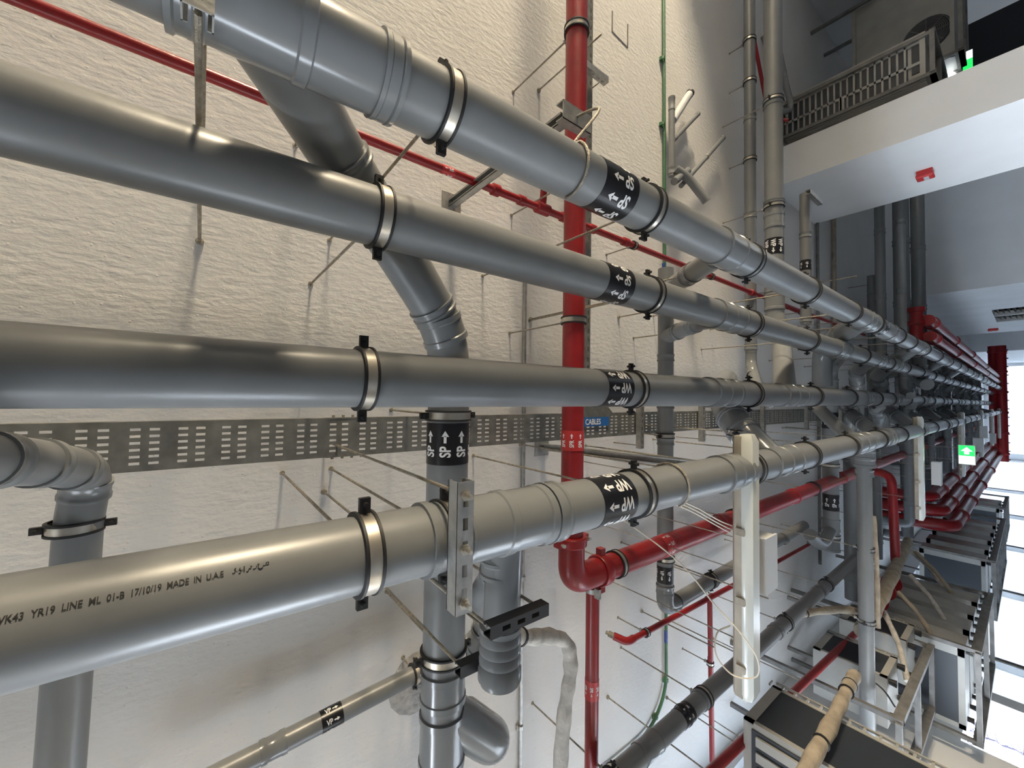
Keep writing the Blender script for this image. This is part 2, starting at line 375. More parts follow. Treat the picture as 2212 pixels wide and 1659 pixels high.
# storeroom block with a vent opening in its side, then the far block
vy0, vy1, vz0, vz1 = 18.0, 20.9, 1.6, 2.28
b2 = MB().b2((PX, 14.4, 0), (6.2, 14.6, ZC)).b2((PX, 14.6, 0), (PX+.18, vy0, ZC)).b2((PX, vy1, 0), (PX+.18, 23.8, ZC)).b2((PX, vy0, 0), (PX+.18, vy1, vz0)).b2((PX, vy0, vz1), (PX+.18, vy1, ZC)).b2((PX, 23.6, 0), (6.2, 23.8, ZC))
struct('wall_right', b2, 'wall')
struct('wall_right', MB().b2((PX, 32.2, 0), (6.2, 41.8, ZC)), 'wall')
wf = MB()
for y in (vy0, vy1-.07, (vy0+vy1)/2): wf.b2((PX+.01, y, vz0), (PX+.15, y+.07, vz1))
win = struct('window_1', wf, 'alu')
for i in range(6): obj('vent_blade', MB().box((PX+.11, (vy0+vy1)/2, vz0+.06+i*.11), (.09, vy1-vy0-.02, .012), (V((.8, 0, .6)), V((0, 1, 0)), V((-.6, 0, .8)))), 'brown', win)['kind'] = 'structure'
# thin movement joints on the left wall
for i, y in enumerate((9.0, 12.4, 16.4, 21.0, 27.0)): struct('trim_%d' % (i+1), MB().b2((-3.6, y, 0), (-3.585, y+.05, ZC)), 'angle')
struct('ground', MB().b2((-30, -12, -.3), (-3.9, 45, -.12)), 'ground')

# ceiling scar: outline of a plastered up hatch
hp = [(3.09, 2.50), (2.92, 2.50), (2.90, 2.70), (3.10, 2.70)]
hs = MB()
for i in range(3): hs.bar((*hp[i], ZC-.001), (*hp[i+1], ZC-.001), .010, .006)
struct('trim_8', hs, 'angle')

# ------------------------------------------------------------------ four long grey drain pipes
Y0, Y1 = -1.3, 30.5
MAIN = {'SPt': (.72, 2.49), 'SPm': (.50, 2.72), 'WPu': (.045, 2.74), 'WPl': (-.345, 2.50)}
NAMES = {'SPt': 'topmost', 'SPm': 'second from top', 'WPu': 'third from top', 'WPl': 'lowest'}
R8 = .08
def main_pipe(key, label, fit, lab, txt):
    x, z = MAIN[key]
    t = thing('drain_pipe', label, 'pipe', (x, 0, z), 'long grey drain pipes under the ceiling')
    cuts = [Y0]+[y for y, L in fit]+[Y1]
    for a, b in zip(cuts[:-1], cuts[1:]): straight(t, (x, a, z), (x, b, z), R8)
    for y, L in fit: coupling(t, (x, y, z), (0, 1, 0), R8, L, rings=3 if L > .2 else 2)
    for y in lab: pipe_label(t, (x, y, z), (0, -1, 0), R8, txt, .17)
    return t
far_f = [(7.3, .26), (9.8, .26), (12.3, .26), (14.9, .26), (17.5, .3), (20.3, .3), (23.5, .3), (26.5, .3)]
tSPt = main_pipe('SPt', 'topmost long grey soil pipe with SP bands and a dark wye branch', [(.14, .36), (2.04, .34), (4.62, .34), (5.5, .12)]+far_f, [1.08, 5.05], 'SP')
tSPm = main_pipe('SPm', 'second long grey soil pipe from the top, crossing over the dark branch', [(2.47, .30), (4.75, .32), (6.2, .2)]+far_f, [1.385, 6.55], 'SP')
tWPu = main_pipe('WPu', 'third long grey waste pipe from the top, nearly level across the picture', [(2.44, .30), (3.55, .42), (5.75, .3)]+far_f, [1.41], 'WP')
tWPl = main_pipe('WPl', 'lowest long grey waste pipe with black printing near its end', [(.475, .10), (.66, .30), (2.02, .22), (2.64, .36), (4.35, .5), (5.4, .3)]+far_f, [1.095], 'WP')
# near wye collars on the topmost pipe, small caps of the clamp behind the trapeze
coupling(tSPt, (.72, .31, 2.49), (0, 1, 0), R8*1.02, .05); coupling(tSPt, (.72, -.045, 2.49), (0, 1, 0), R8*1.04, .05); coupling(tSPt, (.72, -.2, 2.49), (0, 1, 0), R8, .06)
coupling(tWPl, (-.345, .84, 2.5), (0, 1, 0), R8*1.02, .05)
# printing on the lowest pipe
def print_line(parent, s, c, ang, h, y0, L):
    mb = MB(); x, z = c; R = R8+.0008
    _, _, wd = text_geo(s, 1.0, .012); sx = L/(wd*h/CAP)
    vs, fs, wd = text_geo(s, 1.0, .012); k = h/CAP; b = len(mb.v)
    for u, vv in vs:
        a = ang+(vv*k-h/2)/R; mb.v.append((x+math.sin(a)*R, y0+u*k*sx, z-math.cos(a)*R))
    mb.f += [tuple(b+i for i in f) for f in fs]
    return mb
pm = print_line(tWPl, 'WK43  YR19  LINE  ML  01-B  17/10/19  MADE  IN  U.A.E', (-.345, 2.5), math.radians(32.3), .0095, -.205, .245)
obj('printing', pm, 'ink', tWPl, smooth=False, label='black ink line reading WK43 YR19 LINE ML 01-B 17/10/19 MADE IN UAE')
ar = MB()   # the same words in joined arabic strokes
def onp(u, v): a = math.radians(32.3)+v/R8; return V((-.345+math.sin(a)*(R8+.0008), u, 2.5-math.cos(a)*(R8+.0008)))
ST = [[(0, -.002), (.003, -.003), (.006, .001), (.004, .003), (.006, .005)], [(.008, -.001), (.0085, -.0005)], [(.011, -.004), (.014, -.004), (.016, 0), (.012, .001), (.014, .004)], [(.018, -.001), (.0185, -.0005)], [(.021, -.003), (.021, .005)],
      [(.025, -.004), (.028, -.004), (.030, 0), (.033, 0), (.035, .003), (.032, .003)], [(.037, -.002), (.042, -.002), (.044, .002)], [(.045, .004), (.048, .004), (.046, -.002), (.050, -.005), (.055, -.003)], [(.055, 0), (.060, 0), (.062, .004), (.066, .004), (.066, 0), (.062, 0)]]
for st in ST: ar.tube([onp(.052+u*.8, v) for u, v in st], .0007, 5)
obj('printing', ar, 'ink', tWPl, smooth=False, label='black ink arabic words at the end of the printing')

HY = {'SPt': [.454, 1.31, 2.20, 3.08, 4.09, 4.86, 5.9, 6.6, 7.6, 8.8, 10.1, 11.3, 12.6, 14.0, 15.4, 17, 18.6, 20.2, 22, 24],
      'SPm': [.38, 1.68, 2.80, 3.91, 5.59, 6.85, 7.9, 9.1, 10.4, 11.6, 13.0, 14.3, 15.7, 17.2, 18.8, 20.5, 22.2, 24],
      'WPu': [.356, 1.58, 2.85, 4.06, 5.14, 6.25, 7.0, 8.1, 9.2, 10.4, 11.6, 12.9, 14.2, 15.6, 17.1, 18.7, 20.4, 22.3],
      'WPl': [.292, .49, 1.267, 2.23, 3.085, 3.99, 5.0, 6.0, 7.1, 8.3, 9.5, 10.8, 12.0, 13.3, 14.7, 16.2, 17.8, 19.6]}
for k, ys in HY.items():
    x, z = MAIN[k]
    for i, y in enumerate(ys):
        hanger(x, y, z, R8, 'Y', '%s clamp from the viewer on the %s long grey pipe' % (ORD[i], NAMES[k]), 'clamp hangers of the long grey pipes')

# ------------------------------------------------------------------ branches rising from the mains
def branch(label, pts, r, fits=(), cat='pipe', n=10, name='branch_pipe', m='pvc', nseg=28, group=None):
    """rounded pipe run; fits = (fraction along run, length) sleeves"""
    path = bez(pts, n); t = thing(name, label, cat, pts[0], group)
    obj('pipe_length', MB().tube(path, r, nseg), m, t)
    d = [0]
    for a, b in zip(path[:-1], path[1:]): d.append(d[-1]+(b-a).length)
    for fr, L in fits:
        q = fr*d[-1]; i = max(j for j in range(len(d)) if d[j] <= q+1e-9); i = min(i, len(path)-2)
        tt = (q-d[i])/max(1e-6, d[i+1]-d[i]); c = path[i].lerp(path[i+1], tt); coupling(t, c, path[i+1]-path[i], r, L, rings=3 if L > .14 else 2, m='fit')
    return t
# from the topmost pipe's near wye, under the second pipe's far side, up to the lateral soil pipe
b1 = branch('dark grey soil branch dropping diagonally from the lateral pipe to the topmost pipe', [(.74, .05, 2.50), (.715, .255, 2.79), (.446, .566, 2.93), (.235, .768, 3.0), (-.05, .77, 3.0)], R8, [(.30, .03), (.41, .05), (.70, .035), (.765, .10)])
# lateral soil pipe, foreground
SX = .77
t = thing('lateral_soil_pipe', 'grey soil pipe with black SP band running straight down past the cable tray', 'pipe', (0, SX, 3.0))
for a, b in ((-.02, -1.05), (-1.05, -1.25), (-1.25, -3.2)): straight(t, (a, SX, 3.0), (b, SX, 3.0), R8)
coupling(t, (.09, SX, 3.0), (1, 0, 0), R8, .10); coupling(t, (-1.10, SX, 3.0), (1, 0, 0), R8, .12); coupling(t, (-1.38, SX, 3.0), (1, 0, 0), R8, .36, rings=3)
pipe_label(t, (-.18, SX, 3.0), (1, 0, 0), R8, 'SP', .155, phase=math.radians(-9), h=.040)
el = bez([(-1.22, SX+.02, 3.0), (-1.42, SX+.22, 3.0), (-1.47, SX+.27, 3.05), (-1.50, SX+.26, 3.25)], 8)
obj('wye_branch', MB().tube(el, R8*1.02, 28), 'fit', t); coupling(t, el[9], el[10]-el[9], R8*1.02, .10)
hanger(-.075, SX, 3.0, R8, 'X', 'clamp just above the SP band of the lateral soil pipe', 'clamp hangers of lateral pipes')
hanger(-.985, SX, 3.0, R8, 'X', 'clamp low on the lateral soil pipe above its wye', 'clamp hangers of lateral pipes')
# left lateral pipe turning away over the tray
t = branch('grey lateral pipe at left with a bend beside the cable tray end', [(-1.6, -.285, 3.27), (-.36, -.262, 3.27), (-.235, -.245, 3.26), (-.178, -.28, 3.06), (-.14, -.32, 2.86), (-.10, -.37, 2.62)], .052, [(.655, .05), (.72, .04), (.80, .04), (.88, .05)])
hanger(-.385, -.27, 3.27, .052, 'X', 'tilted clamp on the left lateral pipe below its bend', 'clamp hangers of lateral pipes')
# vent pipe at lower left
t = thing('vent_pipe', 'thin grey vent pipe with VP band at lower left', 'pipe', (-1.40, .1, 3.45))
pa, pb = V((-1.42, -.05, 3.46)), V((-1.335, 1.02, 3.45)); straight(t, pa, pb, .040)
coupling(t, pa.lerp(pb, .30), pb-pa, .040, .09); coupling(t, pa.lerp(pb, .86), pb-pa, .040, .02)
pipe_label(t, pa.lerp(pb, .50), pb-pa, .040, 'VP', .085, n=6, h=.020, phase=.3)
hanger(-1.345, .865, 3.452, .040, 'Y', 'small clamp at the far end of the thin VP vent pipe', 'clamp hangers of lateral pipes')
struct('trim_9', MB().lathe((-1.50, .95, ZC-.012), (0, 0, 1), [(0, .05), (.004, .13), (.012, .16)], 14), 'patch')
# floor drain branch with ribbed cleanout below the lowest pipe
t = thing('cleanout_pipe', 'dark grey cleanout stub with ribbed end below the lowest pipe', 'pipe', (-.36, .72, 2.55))
CY, CZ = .72, 2.57
straight(t, (-.36, CY, CZ-.02), (-.74, CY, CZ), .054, 'fit')
coupling(t, (-.455, CY, CZ), (1, 0, 0), .056, .05, rings=2); coupling(t, (-.50, CY, CZ), (1, 0, 0), .058, .05)
pr = [(0, .054)]
for i in range(4): pr += [(.004+i*.03, .062), (.016+i*.03, .062), (.020+i*.03, .055)]
pr += [(.125, .064), (.155, .064), (.157, .058)]
obj('ribbed_socket', MB().lathe((-.665, CY, CZ), (-1, 0, 0), pr, 32), 'fit', t)
obj('end_cap', MB().lathe((-.82, CY, CZ), (-1, 0, 0), [(0, .058), (.012, .058), (.014, .045), (.014, 0.001)], 32), 'fit', t)
elb = catmull([(-.52, .73, 2.60), (-.62, .80, 2.72), (-.74, .86, 2.86), (-.93, .98, 3.02), (-1.11, 1.04, 3.16), (-1.30, 1.02, 3.36), (-1.46, .96, 3.58)], 6)
obj('rear_bend', MB().tube(elb, .056, 28), 'fit', t); [coupling(t, elb[q], elb[q+1]-elb[q], .056, .045) for q in (20, 25)]
# tee branches of the mains (pairs), and the far repeats
branch('grey bend joining the topmost pipe to the thin lateral vent pipe', [(.70, 1.98, 2.54), (.72, 2.32, 2.95), (.78, 2.62, 3.2), (.70, 2.655, 3.22)], .055, [(.30, .09), (.62, .03)])
branch('grey branch joining the second pipe to the thin lateral vent pipe', [(.49, 2.40, 2.77), (.47, 2.56, 3.05), (.45, 2.655, 3.22), (.38, 2.655, 3.22)], .052, [(.30, .06), (.62, .03)])
t = thing('lateral_vent_pipe', 'grey lateral vent pipe behind the cable tray with VP band near its elbow', 'pipe', (.7, 2.655, 3.22))
straight(t, (.95, 2.655, 3.22), (-1.36, 2.655, 3.22), .055)
for x in (.30, .12, -.04, -.30): coupling(t, (x, 2.655, 3.22), (1, 0, 0), .055, .05)
pipe_label(t, (-1.235, 2.655, 3.22), (-1, 0, 0), .055, 'VP', .115, n=7, h=.026, phase=.4)
coupling(t, (-1.345, 2.655, 3.22), (1, 0, 0), .056, .06)
obj('elbow', MB().tube(bez([(-1.34, 2.655, 3.22), (-1.47, 2.655, 3.22), (-1.49, 2.80, 3.23)], 8), .059, 28), 'fit', t)
straight(t, (-1.487, 2.74, 3.23), (-1.44, 5.6, 3.25), .052); 
for y in (2.80, 3.32, 4.36, 4.9): coupling(t, (-1.485+(y-2.74)*.0165, y, 3.23), (0, 1, .007), .052, .03, 'rub' if y < 4.5 else 'fit')
hanger(-.26, 2.655, 3.22, .055, 'X', 'clamp on the lateral vent pipe just below the cable tray', 'clamp hangers of lateral pipes')
hanger(-1.13, 2.655, 3.22, .055, 'X', 'clamp on the lateral vent pipe above its VP band', 'clamp hangers of lateral pipes')
hanger(-1.475, 3.35, 3.235, .052, 'Y', 'clamp on the pale vent pipe left of the near strip light', 'clamp hangers of lateral pipes')
hanger(-1.46, 4.40, 3.24, .052, 'Y', 'clamp on the pale vent pipe right of the near strip light', 'clamp hangers of lateral pipes')
# small vent cluster on the ceiling at upper right
t = thing('vent_stub_cluster', 'small grey vent pipes and white stub under ceiling beside green conduit', 'pipe', (2.3, 3.2, 3.5))
straight(t, (2.64, 3.2, 3.5), (1.95, 3.2, 3.5), .027); coupling(t, (2.60, 3.2, 3.5), (1, 0, 0), .027, .12); coupling(t, (2.0, 3.2, 3.5), (1, 0, 0), .027, .06)
straight(t, (2.46, 3.22, 3.5), (2.86, 3.52, 3.5), .034, 'box'); coupling(t, (2.84, 3.505, 3.5), (.8, .6, 0), .034, .03, 'rub')
straight(t, (2.28, 3.22, 3.5), (2.72, 3.66, 3.5), .02); coupling(t, (2.70, 3.64, 3.5), (.7, .7, 0), .02, .05); coupling(t, (2.31, 3.25, 3.5), (.7, .7, 0), .02, .05)
straight(t, (1.90, 3.32, 3.48), (2.70, 4.17, 3.5), .022); coupling(t, (2.68, 4.15, 3.5), (.7, .7, 0), .022, .05); coupling(t, (2.35, 3.8, 3.49), (.7, .7, 0), .024, .02, 'band'); coupling(t, (2.02, 3.44, 3.48), (.7, .7, 0), .022, .04)
obj('tee', MB().tube(bez([(2.0, 3.2, 3.46), (1.93, 3.3, 3.40), (1.72, 3.42, 3.30)], 6), .036, 20), 'fit', t)
obj('tee', MB().tube([(1.86, 3.14, 3.44), (2.03, 3.36, 3.44)], .032, 18), 'fit', t)
# lateral waste pipe at right with WP band, joining the third and lowest pipes
t = thing('lateral_waste_pipe', 'large grey lateral pipe with WP band in front of the white pier', 'pipe', (1.0, 4.376, 3.115))
straight(t, (6.2, 4.376, 3.115), (.80, 4.376, 3.115), R8)
for x, L in ((2.92, .05), (1.93, .05), (1.75, .14), (1.10, .10), (.96, .16)): coupling(t, (x, 4.376, 3.115), (1, 0, 0), R8, L)
pipe_label(t, (1.49, 4.376, 3.115), (-1, 0, 0), R8, 'WP', .16, n=8, phase=.25)
obj('drop_bend', MB().tube(bez([(.84, 4.376, 3.115), (.62, 4.376, 3.06), (.40, 4.10, 2.96), (.045, 3.55, 2.76)], 9), R8*.98, 28), 'pvc', t)
coupling(t, (.62, 4.27, 3.03), (-.6, -.5, -.2), R8, .10, rings=3)
for x in (2.95, 1.90): hanger(x, 4.376, 3.115, R8, 'X', ('upper' if x > 2 else 'lower')+' clamp on the large lateral pipe with WP band', 'clamp hangers of lateral pipes')
t = thing('lateral_vent_pipe', 'slim grey lateral pipe left of the large WP lateral at right', 'pipe', (1.2, 4.53, 3.39))
straight(t, (6.2, 4.53, 3.39), (.50, 4.53, 3.39), .055)
for x in (3.0, 1.95, .56): coupling(t, (x, 4.53, 3.39), (1, 0, 0), .055, .06)
obj('drop_bend', MB().tube(bez([(.52, 4.53, 3.39), (.38, 4.53, 3.39), (.10, 4.2, 3.2), (-.02, 3.75, 2.95), (.03, 3.45, 2.78)], 8), .052, 24), 'fit', t)
coupling(t, (.28, 4.41, 3.33), (-.7, -.6, -.3), .052, .06)
for x in (3.85, 3.4, 2.55, 1.5): hanger(x, 4.53, 3.39, .055, 'X', '%s clamp from the top on the slim lateral pipe at right' % {3.85: 'first', 3.4: 'second', 2.55: 'third', 1.5: 'fourth'}[x], 'clamp hangers of lateral pipes', lug=False)
t = thing('lateral_vent_pipe', 'short capped grey lateral pipe right of the WP band', 'pipe', (1.9, 4.62, 3.0))
straight(t, (2.03, 4.62, 2.93), (.75, 4.62, 2.93), .046); coupling(t, (1.62, 4.62, 2.93), (1, 0, 0), .046, .05); coupling(t, (.79, 4.62, 2.93), (1, 0, 0), .046, .04)
pipe_label(t, (1.32, 4.62, 2.93), (-1, 0, 0), .046, 'VP', .10, n=6, h=.022)
obj('bracket_bar', strut_channel((1.99, 4.50, 2.87), (1.99, 4.86, 2.87), slots=False), 'zinc', t)
# stub rising from the lowest pipe with a big clamp, and the lateral pipe that leaves it to the left
t = branch('thick dark branch with big clamp rising from the lowest pipe', [(-.345, 2.62, 2.53), (-.12, 2.72, 2.80), (.05, 3.0, 3.0), (.20, 3.9, 3.35)], .088, [(.14, .05), (.22, .03)], m='fit')
hanger(-.20, 2.69, 2.705, .09, 'X', 'big clamp round the thick dark branch above the lowest pipe', 'clamp hangers of lateral pipes')
t = thing('lateral_waste_pipe', 'long grey lateral pipe hanging down in front of the condenser units', 'pipe', (-.4, 4.72, 2.53))
LX, LZ = 4.72, 2.53
straight(t, (-.40, LX-.02, LZ), (-3.3, LX, LZ), .055)
coupling(t, (-.50, LX, LZ), (1, 0, 0), .072, .16, rings=3); coupling(t, (-.63, LX, LZ), (1, 0, 0), .062, .06); coupling(t, (-1.30, LX, LZ), (1, 0, 0), .055, .02, 'rub'); coupling(t, (-1.93, LX, LZ), (1, 0, 0), .055, .02, 'rub')
pipe_label(t, (-1.43, LX, LZ), (-1, 0, 0), .055, 'VP', .10, n=7, h=.022)
obj('upper_bend', MB().tube(bez([(-.345, 4.42, 2.52), (-.20, 4.62, 2.72), (-.02, 5.0, 2.98), (.02, 5.3, 3.05)], 8), .056, 24), 'pvc', t)
hanger(-1.30, LX, LZ, .055, 'X', 'upper clamp on the long lateral pipe before the condensers', 'clamp hangers of lateral pipes', lug=False)
hanger(-1.93, LX, LZ, .055, 'X', 'lower clamp on the long lateral pipe before the condensers', 'clamp hangers of lateral pipes')
# dark lateral soil pipe with two bands
t = thing('lateral_soil_pipe', 'dark lateral soil pipe with two black bands behind the lowest pipe', 'pipe', (-.4, 5.94, 3.08))
straight(t, (.28, 5.94, 3.08), (-1.72, 5.94, 3.08), R8)
for x in (.2, -1.45, -1.68): coupling(t, (x, 5.94, 3.08), (1, 0, 0), R8, .14)
pipe_label(t, (-.22, 5.94, 3.08), (1, 0, 0), R8, 'SP', .19, n=7); pipe_label(t, (-1.18, 5.94, 3.08), (1, 0, 0), R8, 'SP', .19, n=7)
obj('side_bend', MB().tube(bez([(-1.5, 5.94, 3.08), (-1.62, 5.5, 3.06), (-1.42, 5.2, 3.08)], 8), .062, 20), 'fit', t)
obj('elbow', MB().tube(bez([(.2, 5.94, 3.08), (.40, 5.94, 3.08), (.49, 5.5, 2.9), (.50, 4.95, 2.74)], 8), R8, 24), 'fit', t)
for x in (-.02, -.75, -1.58): hanger(x, 5.94, 3.08, R8, 'X', '%s clamp of the dark lateral soil pipe with two bands' % {-.02: 'top', -.75: 'middle', -1.58: 'bottom'}[x], 'clamp hangers of lateral pipes', lug=False)
# the long dark drain at lower left
t = thing('drain_pipe', 'dark grey drain running diagonally along the lower left under the ceiling', 'pipe', (-1.93, 1.0, 2.95))
straight(t, (-1.99, .6, 2.965), (-1.86, 6.2, 2.92), .055)
for y, L in ((2.05, .16), (2.42, .02), (2.62, .03), (3.85, .06), (4.95, .16)): coupling(t, (-1.99+(y-.6)*.0232, y, 2.965-(y-.6)*.008), (.0232, 1, -.008), .055, L, 'rub' if L < .025 else 'fit')
pipe_label(t, (-1.948, 2.42, 2.95), (0, -1, 0), .0555, 'VP', .11, n=7, h=.022, phase=.5)
for i, y in enumerate((1.75, 2.66, 3.30, 4.05, 5.15)): hanger(-1.99+(y-.6)*.0232, y, 2.965-(y-.6)*.008, .055, 'Y', '%s clamp from the viewer on the dark diagonal drain' % ORD[i], 'clamp hangers of lateral pipes', lug=(i != 1))
# large dark laterals beyond the pier, crossing the whole bay
for i, (y, z, r, x0) in enumerate(((8.1, 2.98, .062, .1), (7.9, 2.72, .05, .3), (8.9, 2.86, .10, .2), (9.5, 2.74, .09, .5))):
    t = thing('lateral_soil_pipe', ['slim dark lateral pipe, leftmost of the four behind the pier', 'slim pale lateral pipe second of the four behind the pier', 'thick dark lateral pipe third of the four behind the pier', 'thick dark lateral pipe rightmost of the four behind the pier'][i], 'pipe', (x0, y, z), 'four lateral pipes behind the pier')
    straight(t, (6.2, y, z), (x0, y, z), r, 'pvc' if i == 1 else 'fit')
    for x in (x0+.1, 1.6, 2.6): coupling(t, (x, y, z), (1, 0, 0), r, .08)
    obj('elbow', MB().tube(bez([(x0+.04, y, z), (x0-.14, y, z), (x0-.20, y-.2, z-.1)], 8), r*1.02, 20), 'fit', t)
# more drops into the mains further along
DR = [('SPt', 4.62, (.62, 5.3, 2.98), .09, 1), ('SPm', 6.2, (.28, 6.9, 3.02), .075, 0), ('WPu', 5.75, (-.10, 6.6, 3.0), .075, 0), ('WPl', 5.4, (-.12, 6.2, 2.95), .07, 0), ('SPt', 7.3, (.5, 8.2, 3.0), .08, 1), ('SPm', 7.3, (.25, 8.3, 3.0), .08, 0),
      ('WPu', 7.3, (-.2, 8.3, 3.05), .08, 1), ('WPl', 7.3, (-.05, 8.3, 3.0), .08, 0), ('SPt', 9.8, (.5, 10.8, 3.05), .08, 1), ('SPm', 9.8, (.2, 10.9, 3.0), .08, 0), ('WPu', 9.8, (-.2, 10.9, 3.0), .08, 1), ('WPl', 9.8, (0, 10.9, 3.0), .08, 0),
      ('SPt', 12.3, (.4, 13.3, 3.0), .08, 0), ('SPm', 12.3, (.2, 13.3, 3.05), .08, 1), ('WPu', 12.3, (-.2, 13.4, 3.0), .08, 0), ('WPl', 12.3, (0, 13.4, 3.0), .08, 1)]
cnt = {}
for k, y, p, r, m in DR:
    x, z = MAIN[k]; cnt[k] = cnt.get(k, -1)+1
    branch('%s far branch rising behind the %s long grey pipe' % (['nearest', 'second', 'third', 'fourth'][cnt[k]], NAMES[k]), [(x, y, z+.03), (x+(p[0]-x)*.5, y+.35, z+.25), p, (p[0]-.45, p[1]+.05, p[2]+.02)], r, [(.33, .10), (.60, .08)], m='fit' if m else 'pvc', n=6, nseg=20, group='far branch pipes')
for i, (y, z, xa, xb) in enumerate(((6.9, 3.1, .2, -2.6), (8.35, 3.12, .6, -2.4), (10.95, 3.12, .9, -2.6), (13.4, 3.12, 1.0, -2.8), (16, 3.1, 1.2, -2.8))):
    t = thing('lateral_soil_pipe', '%s of the dark lateral pipes far above the strip lights' % ORD[i], 'pipe', (xb, y, z), 'far lateral pipes above the lights')
    straight(t, (xa, y, z), (xb, y, z), R8, 'fit'); coupling(t, (xb+.3, y, z), (1, 0, 0), R8, .14); coupling(t, (xa-.2, y, z), (1, 0, 0), R8, .14)
    pipe_label(t, (-.55, y, z), (1, 0, 0), R8, 'SP', .19, n=7)
    for x in (xa-.5, -1.2, xb+.6): lone_rod(x, y, z+.08, 'thin rod, %s, holding the %s far lateral pipe' % ({xa-.5: 'upper', -1.2: 'middle'}.get(x, 'lower'), ORD[i]), group='rods of far lateral pipes')

for i, (y, z, r, xa, xb) in enumerate(((9.15, 3.28, .055, 2.2, -2.2), (10.1, 2.98, .075, 1.2, -2.0), (11.7, 3.25, .08, 1.9, -2.6), (12.5, 2.95, .06, .9, -1.2), (14.2, 3.2, .09, 1.8, -2.7), (15.1, 2.95, .08, 1.3, -1.6), (16.9, 3.25, .09, 1.9, -2.8), (18.1, 2.95, .1, 1.5, -2.8),
        (19.4, 3.1, .1, 1.9, -2.9), (20.9, 2.95, .1, 1.6, -2.2), (22.6, 3.1, .12, 2.0, -2.9), (24.4, 2.95, .12, 1.8, -2.6), (26.2, 3.05, .12, 2.0, -2.9))):
    t = thing('far_lateral_pipe', '%s lateral pipe from the viewer in the far thicket above the strip lights' % ORD[i], 'pipe', (xb, y, z), 'far thicket of lateral pipes')
    straight(t, (xa, y, z), (xb, y, z), r, 'fit', n=20)
    for x in (xa-.3, .25, -.9, xb+.2): coupling(t, (x, y, z), (1, 0, 0), r, .10, n=20)
    obj('elbow', MB().tube(bez([(xb+.02, y, z), (xb-.16, y, z), (xb-.18, y, z+.2), (xb-.18, y, ZC-.01)], 6), r, 16), 'fit', t)
    obj('side_bend', MB().tube(bez([(.30, y+.02, z-.02), (.42, y-.30, z-.12), (.50, y-.62, 2.74)], 6), .06, 14), 'fit', t); obj('side_bend', MB().tube(bez([(-.20, y+.02, z-.02), (-.27, y-.30, z-.25), (-.345, y-.62, 2.52)], 6), .06, 14), 'fit', t)
    for x in (xa-.15, .62, -.55, -1.5): obj('threaded_rod', MB().lathe((x, y, z+r*.5), (0, 0, 1), [(0, .006), (ZC-z-r*.5-.002, .006)], 6), 'rod', t)
# ------------------------------------------------------------------ red fire pipes
t = thing('sprinkler_main', 'red sprinkler pipe with red SPR band turning at a cast elbow', 'pipe', (-.9, 1.52, 3.03))
RZ, RY, RX = 3.05, 1.52, -.90
straight(t, (10.7, RY, RZ), (-.70, RY, RZ), .057, 'red')
pipe_label(t, (-.215, RY, RZ), (1, 0, 0), .057, 'SPR', .10, n=8, h=.022, band='redl', phase=.1)
obj('grooved_elbow', MB().tube(bez([(-.74, RY, RZ), (-.93, RY, RZ), (-.93, RY+.22, RZ)], 14), [.066+.004*min(1, i/8) for i in range(17)], 36), 'red', t)
obj('coupling', MB().lathe((-.70, RY, RZ), (-1, 0, 0), [(0, .058), (0, .073), (.006, .078), (.044, .078), (.05, .073), (.05, .06)], 36, cap=False), 'red', t)
for s in (-1, 1):
    obj('coupling_ear', MB().box((-.725, RY+s*.087, RZ), (.036, .038, .042)), 'red', t)
    obj('coupling_bolt', MB().lathe((-.725, RY+s*.092, RZ-.045), (0, 0, 1), [(0, .009), (.014, .009), (.014, .005), (.08, .005), (.08, .010), (.09, .010)], 8), 'zinc', t)
obj('coupling', MB().lathe((-.93, RY+.20, RZ), (0, 1, 0), [(0, .066), (0, .079), (.006, .083), (.05, .083), (.056, .079), (.056, .066)], 36, cap=False), 'red', t)
for s in (-1, 1): obj('coupling_ear', MB().box((-.93+s*.096, RY+.228, RZ), (.042, .036, .036)), 'red', t)
straight(t, (-.93, RY+.22, RZ), (-.93, 26, RZ), .066, 'red')
obj('strap_ring', MB().lathe((-.93, RY+.36, RZ), (0, 1, 0), [(0, .066), (0, .0695), (.016, .0695), (.016, .066)], 36, cap=False), 'zinc', t)
pipe_label(t, (-.93, 2.35, RZ), (0, -1, 0), .066, 'SPR', .10, n=8, h=.022, band='redl', phase=.3)
for y in (3.1, 4.6, 6.2): obj('coupling', MB().lathe((-.93, y, RZ), (0, 1, 0), [(0, .066), (.004, .074), (.05, .074), (.054, .066)], 30, cap=False), 'red', t)
for i, y in enumerate((1.88, 3.35, 5.2)): hanger(-.93, y, RZ, .066, 'Y', '%s clamp on the thick red pipe beyond its elbow' % ORD[i], 'hangers of red pipes', lug=False)
for i, x in enumerate((1.95, 1.15, .40, -.60)): hanger(x, RY-.0, RZ, .057, 'X', '%s hanger from the top on the lateral red pipe' % ['first', 'second', 'third', 'fourth'][i], 'hangers of red pipes', lug=False)
t = thing('sprinkler_branch', 'red lateral pipe running down below the cast elbow with faint SPR band', 'pipe', (-1.0, 1.72, 3.08))
straight(t, (-.93, 1.72, 3.08), (-3.59, 1.72, 3.08), .0365, 'red'); pipe_label(t, (-1.56, 1.72, 3.08), (-1, 0, 0), .0365, 'SPR', .10, n=7, h=.016, band='redl')
obj('clamp_band', MB().lathe((-1.05, 1.72, 3.08), (1, 0, 0), [(0, .037), (0, .041), (.025, .041), (.025, .037)], 24, cap=False).box((-1.03, 1.69, 3.02), (.05, .02, .03)), 'zinc', t)
t = thing('sprinkler_branch', 'slim red pipe along the ceiling crossing behind the topmost grey pipes', 'pipe', (1.11, 1, 3.35))
